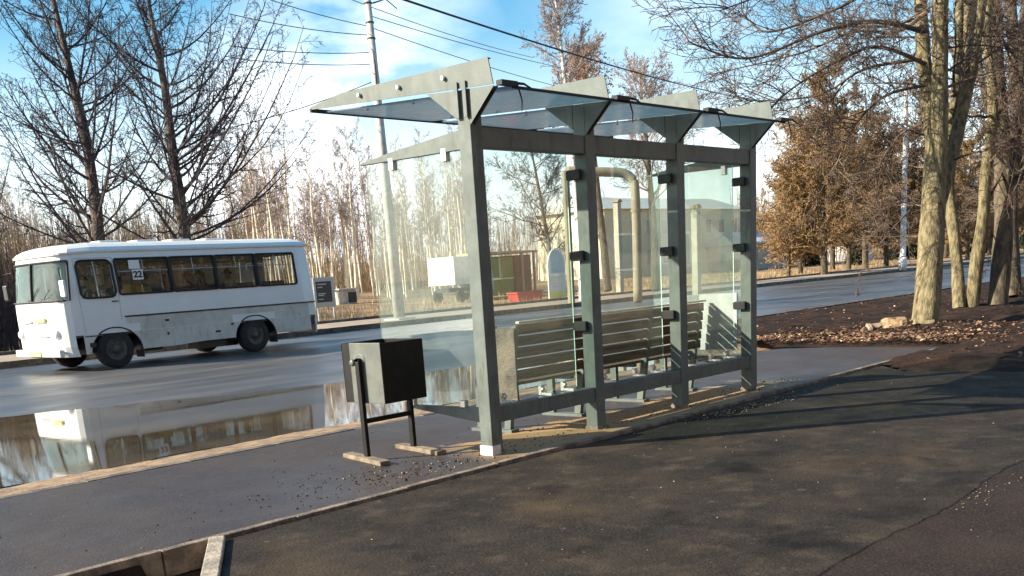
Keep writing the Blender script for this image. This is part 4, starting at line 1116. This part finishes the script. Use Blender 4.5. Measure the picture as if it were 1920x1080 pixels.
px_tree('bare_tree', 'bare twisted grey tree seen through the first shelter pane left of the marked birch', (1040,560), [(1030,470),(1015,380),(1000,300)], .16, 34, 4.2, M['barkbrown'], M['twigdark'], 62, GEN, 1.5, (5,50), t0=.2)
ot = px_tree('orange_tree', 'tree with withered orange crown rising just above the shelter roof', (1140,545), [(1125,400),(1105,220),(1096,130)], .22, 30, 3.0, M['barkbrown'], M['twigbrown'], 63, GEN, .5, (20,60), z=.3, t0=.4)
mb = MB(); r_ = random.Random(3); c0 = atD(1094, 145, depth(ot.location))-ot.location
for k in range(1500):
    v = rvec(r_)*1.7*r_.random()**.4; v.z *= .9; c = c0+v; s = .09; a = rvec(r_)*s; b = rvec(r_)*s; n = len(mb.v); mb.v += [tuple(c-a), tuple(c+b), tuple(c+a)]; mb.face((n,n+1,n+2))
mb.build('withered_leaves', M['leafor'], ot)
px_tree('bare_tree', 'bare tree with pale lilac twigs above the right half of the shelter roof', (1230,545), [(1225,420),(1215,300),(1205,200)], .2, 34, 4.0, M['barkbrown'], M['twigpurple'], 64, GEN, 1.0, (20,60), z=.3, t0=.3)

# ------------------------------------------------------------------ the near trees on the verge
NEAR = dict(seg=[7,5,4,3], wob=[.16,.22,.28,.3], trop=[.02,.02,.01,.0], sides=[6,5,4,3], n=[9,6,5], t0=[.2,.12,.1], ang=[40,42,45], rat=[.5,.5,.5], rmin=.0045)
def near_tree(label, base, stems, seed, twigm, barkm, z=0.05, name='linden'):
    """stems: list of (pixel path, r at base, r at top, twig count, depth offset at top)"""
    b = at(*base, z); b.z = vz(b.x, b.y)-.05; dep = depth(b); rnd = random.Random(seed)
    root = thing(name, label, 'tree', b); mb = MB(); tw = MB()
    for (pp, ra, rb, nt_, dof) in stems:
        k = len(pp); pts = [atD(x, y, dep+dof*i/(k-1))-b for i, (x, y) in enumerate(pp)]
        path = smooth_path(pts, 6); n = len(path); wobble_tube(mb, path, [ra+(rb-ra)*i/(n-1) for i in range(n)], 14, seed+ra*9, .16)
        for q in range(nt_):
            t = .30+.69*(q+rnd.random())/nt_; p, tt = along(path, t); d = rvec(rnd); d = (d-tt*d.dot(tt)*.4+tt*.35).normalized()
            branch(tw, p, d, rnd.uniform(1.2, 3.2), rnd.uniform(.015,.04), 0, NEAR, rnd)
    mb.build('trunk', barkm, root, smooth=True); tw.build('crown', twigm, root); return root, b, dep
TW = mat('linden_twig', (.065,.046,.036), .9, (.14,.10,.07), 1.5)
root, b, dep = near_tree('big linden with pale bark whose trunk forks above the verge, nearest the shelter', (1735,610),
    [([(1733,612),(1741,520),(1748,420),(1754,320),(1756,240)], .25, .20, 0, 0),
     ([(1754,300),(1750,250),(1738,170),(1730,80),(1722,-60)], .17, .11, 7, .5),
     ([(1756,300),(1758,240),(1763,150),(1762,40),(1768,-80)], .19, .12, 7, -.5),
     ([(1750,430),(1764,370),(1792,260),(1820,130),(1838,0),(1850,-80)], .13, .13, 9, 1.0),
     ([(1752,400),(1768,330),(1788,200),(1797,90),(1800,-60)], .09, .08, 8, 1.6)], 71, TW, M['bark'])
# long boughs that sweep to the left above the roof
tw = MB(); rnd = random.Random(72); NB = dict(NEAR); NB['n'] = [16,7,5]; NB['wob'] = [.10,.2,.28,.3]; NB['ang'] = [38,42,45]; NB['rat'] = [.34,.5,.5]
for (pp, r, dof) in (([(1735,60),(1640,40),(1540,60),(1400,110),(1290,78)], .05, -1.5), ([(1728,110),(1620,130),(1530,180),(1380,190)], .04, .5), ([(1740,0),(1650,-20),(1560,20),(1440,60),(1390,20)], .05, 1.0),
                     ([(1735,160),(1660,180),(1600,240),(1560,330)], .035, -1), ([(1730,230),(1680,260),(1640,330)], .03, 1), ([(1725,-40),(1600,-90),(1480,-30),(1350,20)], .05, -2), ([(1735,120),(1660,90),(1600,100),(1480,170),(1410,250)],.04,-2.2),
                     ([(1740,20),(1680,60),(1600,60),(1500,100),(1330,140)], .045, 2.0)):
    pts = [atD(x, y, dep+dof*i/(len(pp)-1))-b for i, (x, y) in enumerate(pp)]; path = smooth_path(pts, 6); n = len(path)
    tw.tube([tuple(p) for p in path], [r*(1-.8*i/(n-1)) for i in range(n)], 6)
    for q in range(22):
        t = .15+.84*(q+rnd.random())/22; p, tt = along(path, t); d = (tt*.8+rvec(rnd)*.8).normalized(); branch(tw, p, d, rnd.uniform(.6, 1.7), .012, 1, NB, rnd)
tw.build('bough', TW, root)
near_tree('twin stemmed linden growing as a V from one foot, right of the big forked one', (1811,577),
    [([(1800,580),(1795,500),(1786,420),(1780,330),(1800,200),(1812,40),(1815,-60)], .15, .09, 9, 1),
     ([(1822,580),(1830,500),(1842,420),(1848,330),(1862,200),(1850,60),(1860,-60)], .16, .09, 10, -1)], 73, TW, M['bark'])
near_tree('thick dark linden at the right, third from the shelter', (1873,573),
    [([(1872,575),(1878,480),(1882,380),(1880,250),(1868,120),(1866,-60)], .24, .14, 12, 0),
     ([(1882,380),(1905,250),(1915,100),(1925,-40)], .13, .09, 10, 1),
     ([(1880,300),(1900,330),(1930,300),(1960,220)], .06, .03, 8, -1)], 74, TW, M['barkbrown'])
near_tree('dark maple half hidden behind the thick linden at the right edge', (1905,556),
    [([(1900,556),(1895,400),(1905,200),(1890,-60)], .22, .13, 12, 0), ([(1898,330),(1840,150),(1832,-60)], .1, .06, 12, 1)], 75, TW, M['barkbrown'], name='maple')

# stump with split chunks
g = at(1680, 616, .05)
st = thing('tree_stump', 'pale split tree stump lying in dry leaves beside the big forked linden', 'stump', (g.x, g.y, vz(g.x, g.y)-.03))
r_ = random.Random(6)
st.scale = (.85,.85,.85); mb = MB()
for (rr, hh) in ((.30,0),(.27,.06),(.25,.14),(.24,.20),(.20,.235),(.05,.24)):
    for j in range(18):
        a = 6.283*j/18; f = 1+.28*noise.noise(Vector((math.cos(a)*1.5, math.sin(a)*1.5, hh*3))); mb.v.append((rr*f*math.cos(a), rr*f*math.sin(a)*1.2, hh+.04*noise.noise(Vector((a, hh*4, 2)))))
for i in range(5):
    for j in range(18): mb.face((i*18+j, i*18+(j+1)%18, (i+1)*18+(j+1)%18, (i+1)*18+j))
mb.face([5*18+j for j in range(18)]); mb.build('stump_body', mat('split_wood', (.14,.085,.045), .9, (.34,.24,.13), 6, bump=.8, bscale=20), st)
for k in range(9):
    mb = MB(); a = r_.uniform(0, 6.28); x, y = r_.uniform(-.5,.5), r_.uniform(-.55,.55); L = r_.uniform(.10,.22)
    R3 = Matrix.Translation((x, y, .06+r_.uniform(0,.06))) @ Matrix.Rotation(a, 4, 'Z') @ Matrix.Rotation(r_.uniform(-.5,.5), 4, 'Y')
    mb.prism([(-L,-.03),(L,-.045),(L*.9,.03),(-L*.8,.045)], 'y', -.035, .04); mb.v = [tuple(R3 @ Vector(p)) for p in mb.v]
    q = mb.build('split_chunk', M['plank'], st); fix_normals(q)

# ------------------------------------------------------------------ poles, wires, lamp
b = at(750, 602, -.03); dp = depth(b); top = atD(683, -60, dp)
up = thing('utility_pole', 'leaning concrete utility pole across the road, seen partly through the shelter end glass', 'utility pole', b)
mb = MB(); d = top-b; mb.tube([(0,0,0), tuple(d*.5), tuple(d)], [.235,.175,.125], 12, cap=True); mb.build('pole_shaft', M['concrete'], up, smooth=True)
mb = MB(); 
for t in (.80, .845, .90): c = d*t; mb.lathe([(.17,-.03),(.17,.03)], 12, 'z', tuple(c))
mb.build('band', M['wire'], up)
mb = MB(); c = d*.90; mb.tube([tuple(c+Vector((.15,-.1,0))), tuple(c+Vector((.5,-.5,.12))), tuple(c+Vector((.8,-.8,-.25)))], [.03,.025,.02], 6)
mb.tube([tuple(d*.60), tuple(d*.60+Vector((.02,0,1.6))), tuple(d*.79)], .03, 6); mb.build('bracket', M['wire'], up)
mb = MB(); mb.box((-.45,-.45,-.02), (.45,.45,.12)); mb.build('pole_footing', M['concrete'], up, bevel=.02)
g = at(1692, 507, -.03); dl = depth(g); tp = atD(1700, 150, dl)
lp = thing('lamp_post', 'white lamp post across the road between the brown trees', 'lamp post', g)
mb = MB(); d = tp-g; mb.tube([(0,0,0), (0,0,.9)], [.30,.29], 12, cap=True); mb.build('post_base', M['lampwhite'], lp, smooth=True)
mb = MB(); mb.tube([(0,0,.9), tuple(d*.5+Vector((0,0,.4))), tuple(d)], [.21,.17,.11], 12); mb.build('post_shaft', M['lampwhite'], lp, smooth=True)
mb = MB(); mb.tube([tuple(d), tuple(d+Vector((-.2,-.9,.5))), tuple(d+Vector((-.3,-1.9,.6)))], .05, 8); a_ = mb.build('lamp_arm', M['lampwhite'], lp); mb = MB(); c = d+Vector((-.35,-2.2,.58)); mb.box(tuple(c-Vector((.15,.4,.06))), tuple(c+Vector((.15,.4,.08)))); mb.build('lamp_head', M['signgrey'], a_, bevel=.03)
WN = 0
def wire(pa, pb, r, sag, label, n=24):
    mb = MB(); pts = []
    for i in range(n+1):
        t = i/n; p = pa.lerp(pb, t); p = p-Vector((0,0,sag*4*t*(1-t))); pts.append(tuple(p))
    mb.tube(pts, r, 5); o = mb.build('overhead_wire', M['wire']); tag(o, label, 'wire', 'overhead wires'); return o
wire(atD(640, -40, 17), atD(1475, 195, 60), .022, .35, 'thick black cable sloping over the whole shelter roof down to the right')
YP = 33.9
wl = [((430,-28),(695,50),'upper thin wire running left from the utility pole, crossing the top edge'), ((430,26),(697,66),'second thin wire left of the utility pole'),
      ((430,86),(700,98),'third thin wire left of the utility pole, nearly level'), ((430,108),(702,120),'fourth thin wire left of the utility pole, above the larch twigs'),
      ((430,240),(706,150),'slack wire left of the utility pole, the only one rising to the right')]
for (a, bb, lab) in wl: wire(atY(*a, YP), atY(*bb, YP), .016, .12, lab)
for (a, bb, lab) in [((695,30),(1120,140),'upper thin wire running right from the utility pole towards the birch crown'), ((697,52),(1120,180),'second thin wire right of the utility pole, just over the roof'),
                     ((640,-8),(1000,108),'faint wire parallel under the thick black cable')]:
    wire(atD(*a, 45), atD(*bb, 70), .018, .2, lab)

# ------------------------------------------------------------------ things across the road
g = onground(609, 40.5)
sg = thing('notice_board', 'grey framed notice board with black panel standing behind the rear of the bus', 'notice board', (g.x, g.y, g.z))
mb = MB(); mb.box((-.62,-.05,.75), (.62,.05,2.15)); mb.build('board_frame', M['signgrey'], sg, bevel=.02)
mb = MB(); mb.box((-.50,-.06,.98), (.42,-.052,1.95)); pn = mb.build('black_panel', M['black'], sg)
mb = MB()
for i, (z, wd) in enumerate(((1.80,.55),(1.66,.3),(1.36,.45),(1.28,.35),(1.10,.3))): mb.box((-.42,-.066,z), (-.42+wd,-.061,z+.045))
mb.build('lettering_line', M['signgrey'], pn)
for xx in (-.5, .46): mb = MB(); mb.box((xx,-.03,-.1), (xx+.05,.03,.748)); mb.build('leg', M['signgrey'], sg)
g = onground(645, 58)
hb = thing('concrete_kiosk', 'small pale concrete block with dark opening on the dry grass right of the bus', 'block', g)
mb = MB(); mb.box((-.8,-.5,0),(.75,.7,1.0)); mb.build('block_wall', M['stone'], hb, bevel=.03)
mb = MB(); mb.box((.0,-.56,.12),(.7,-.502,.82)); mb.build('opening', M['black'], hb)
mb = MB(); mb.box((-.95,-.7,1.003),(.95,.85,1.10)); mb.build('block_roof', M['roofgrey'], hb)

# white box lorry
g = onground(858, 50)
lo = thing('box_lorry', 'white box lorry parked across the road, seen through the shelter end glass', 'lorry', g, math.radians(8))
mb = MB(); mb.box((-1.6,-1.1,1.15),(1.5,1.1,2.95)); mb.build('cargo_box', mat('lorry_white', (.72,.72,.66), .5, (.6,.6,.55), 2), lo, bevel=.03)
mb = MB(); mb.prism([(1.56,.6),(2.9,.6),(3.0,1.4),(2.75,2.2),(1.56,2.3)], 'y', -1.0, 1.0); q = mb.build('cab', M['signgrey'], lo, bevel=.04); fix_normals(q)
mb = MB(); mb.box((1.9,-1.01,1.5),(2.55,-1.002,2.05)); mb.build('cab_window', M['win'], lo)
for xx in (-.9, 2.2):
    for yy in (-1, 1):
        mb = MB(); mb.lathe([(0,-.12),(.4,-.12),(.45,-.08),(.45,.08),(.4,.12),(0,.12)], 20, 'y', (xx, yy*.95, .45)); mb.build('wheel', M['tyre'], lo, smooth=True)
mb = MB(); mb.box((-1.6,-.5,.7),(2.9,.5,.95)); mb.build('chassis', M['black'], lo)

# little roofed yard kiosk in olive and red-brown
g = onground(960, 52)
ki = thing('market_kiosk', 'low olive and red-brown kiosk with orange beam, behind the first shelter pane', 'kiosk', g)
mb = MB(); mb.box((-2.6,-.0,.0),(.35,2.2,2.7)); mb.build('wall', M['olive'], ki)
mb = MB(); mb.box((.353,-.2,.0),(2.1,2.2,2.8)); mb.build('wall', M['redbrown'], ki)
mb = MB(); mb.box((-3.0,-.5,2.95),(2.6,2.5,3.1)); mb.build('roof', M['salmon'], ki)
for xx in (-2.9, .9, 2.25): mb = MB(); mb.box((xx,-.42,0),(xx+.14,-.28,2.948)); mb.build('post', M['salmon'], ki)
mb = MB(); mb.box((-2.6,-.05,1.15),(1.0,-.003,1.25)); mb.build('counter', M['paleyellow'], ki)
g = onground(985, 41.5)
fb = thing('flower_tub', 'long low red tub standing in front of the kiosk', 'tub', g)
mb = MB(); mb.prism([(-1.0,0),(1.0,0),(1.15,.55),(-1.15,.55)], 'y', -.4, .4); q = mb.build('tub_body', M['red'], fb); fix_normals(q)
mb = MB(); mb.box((-1.2,-.45,.552),(1.2,.45,.62)); mb.build('tub_rim', M['red'], fb)
mb = MB(); mb.box((-1.1,-.36,.60),(1.1,.36,.635)); mb.build('tub_soil', M['soil'], fb)
g = onground(1046, 38)
ab = thing('arched_board', 'arched white board with pale blue top and yellow foot, behind the first shelter pane', 'board', g)
def arch(w_, h, y0, y1, zb=0):
    pts = [(w_, zb)]+[(w_*math.cos(math.radians(a)), h-w_*1.25+w_*1.25*math.sin(math.radians(a))) for a in range(0, 181, 12)]+[(-w_, zb)]
    mb = MB(); mb.prism(pts, 'y', y0, y1); return mb
q = arch(.78, 2.9, -.03, .03).build('board_panel', M['card'], ab); fix_normals(q)
q = arch(.68, 2.80, -.045, -.033, 1.55).build('blue_field', M['blue'], ab); fix_normals(q)
mb = MB(); mb.box((-.68,-.045,.12),(.68,-.033,.55)); mb.build('yellow_field', M['paleyellow'], ab)
mb = MB()
r_ = random.Random(4)
for k in range(26):
    x, z = r_.uniform(-.55,.45), r_.uniform(.7,1.9); mb.box((x,-.055,z),(x+r_.uniform(.04,.16),-.047,z+.035))
mb.build('lettering_line', M['blue'], ab)

# overhead heating pipe: rises from the verge, bends and runs on to the left
pd = 46.0; pb = at(1196, 566, -.05); pd = depth(pb)
pi_ = thing('overhead_pipe', 'thick cream heating pipe bending left at its top, behind the middle shelter pane', 'pipe', pb)
pp = [Vector((0,0,0))]+[atD(x, y, pd)-pb for x, y in ((1194,450),(1191,360),(1187,338),(1172,326),(1150,323),(1110,322),(1060,320))]
mb = MB(); mb.tube([tuple(p) for p in smooth_path(pp, 4)], .20, 12, cap=True); mb.build('pipe_run', M['pipe'], pi_, smooth=True)
mb = MB(); c = atD(1193, 395, pd)-pb; mb.lathe([(.25,-.05),(.25,.05)], 14, 'z', tuple(c)); c = atD(1060, 560, pd)-pb; c.z = 0; c2 = atD(1060,320,pd)-pb; mb.tube([(c2.x, c2.y, 0), tuple(c2)], .16, 10); mb.build('pipe_support', M['pipe'], pi_)
for px, y0, y1, lab in ((1163, 545, 375, 'white square gatepost left of the cream heating pipe'), (1307, 535, 385, 'white square gatepost behind the last shelter pane')):
    g = at(px, 553, -.1); dd = depth(g); t_ = atD(px, y1, dd); h = t_.z-g.z
    o = thing('gatepost', lab, 'post', g); mb = MB(); mb.box((-.17,-.17,0),(.17,.17,h-.2)); mb.build('shaft', M['post_white'], o, bevel=.02); mb = MB(); mb.prism([(-.24,h-.198),(.24,h-.198),(.17,h-.1),(0,h),(-.17,h-.1)], 'y', -.22, .22); q = mb.build('cap', M['pipe'], o); fix_normals(q)
g = at(1150, 548, 0); dd = depth(g); a = atD(1122, 440, dd)-g
o = thing('leaning_plank', 'long white plank leaning, seen at the left of the middle shelter pane', 'plank', g); mb = MB(); mb.tube([(0,0,0), tuple(a)], .07, 4, cap=True); mb.build('plank_board', M['post_white'], o)

# long cream building behind, seen through the panes
g = onground(1285, 66)
bl = thing('apartment_building', 'long two storey cream building behind the trees, seen through the shelter panes', 'building', g)
mb = MB(); mb.box((-15,0,-.3),(13,9,7.0)); mb.build('wall', M['plaster'], bl)
mb = MB(); mb.prism([(-.5,7.003),(9.5,7.003),(4.5,8.6)], 'x', -15.5, 13.5); q = mb.build('roof', M['roofgrey'], bl); fix_normals(q)
for fl in (1.2, 4.3):
    for k in range(9):
        xx = -13.5+k*3.0; mb = MB(); mb.box((xx,-.05,fl),(xx+1.3,-.004,fl+1.6)); wv = mb.build('window', M['card'], bl)
        mb = MB(); mb.box((xx+.08,-.062,fl+.08),(xx+.62,-.052,fl+1.52)); mb.box((xx+.68,-.062,fl+.08),(xx+1.22,-.052,fl+1.52)); mb.build('pane', M['win'], wv)
g = onground(1452, 60)
h2 = thing('low_house', 'low pale grey house across the road right of the last shelter post', 'house', g)
mb = MB(); mb.box((-5,0,-.3),(4.2,6,2.9)); mb.build('wall', M['plaster2'], h2)
mb = MB(); mb.prism([(-.6,2.903),(6.6,2.903),(6.4,3.3),(3,4.3),(-.4,3.1)], 'x', -5.5, 4.7); q = mb.build('roof', M['roofgrey'], h2); fix_normals(q)
for xx in (-4, -.5, 2.4): mb = MB(); mb.box((xx,-.04,1.0),(xx+1.1,-.003,2.2)); mb.build('window', M['win'], h2)
g = onground(1618, 62)
h3 = thing('low_house', 'small low white house glimpsed under the golden trees across the road', 'house', g)
mb = MB(); mb.box((-3,0,-.3),(3,5,2.3)); mb.build('wall', M['card'], h3); mb = MB(); mb.prism([(-.5,2.303),(5.5,2.303),(2.5,3.6)], 'x', -3.4, 3.4); q = mb.build('roof', M['redbrown'], h3); fix_normals(q)
mb = MB(); mb.box((-1.2,-.04,.9),(0,-.003,1.8)); mb.build('window', M['win'], h3)

# unseen brick block, added to cut southern sky light and mirror in the panes
bk = thing('added_brick_block', 'long brown brick apartment house on the near side of the street, behind the photographer', 'building', (12, -15, 0))
mb = MB(); mb.box((-36,-11,-.2),(40,0,13.5)); mb.build('wall', mat('brown_brick', (.20,.11,.065), .9, (.26,.15,.09), 3), bk)
mb = MB(); mb.box((-36.4,-11.4,13.503),(40.4,.4,13.9)); mb.build('roof', M['roofgrey'], bk)
for fl in (1.3, 4.3, 7.3, 10.3):
    for k in range(16):
        xx = -33+k*4.5; mb = MB(); mb.box((xx,.004,fl),(xx+1.6,.05,fl+1.6)); wv = mb.build('window', M['card'], bk); mb = MB(); mb.box((xx+.1,.053,fl+.1),(xx+1.5,.06,fl+1.5)); mb.build('pane', M['win'], wv)
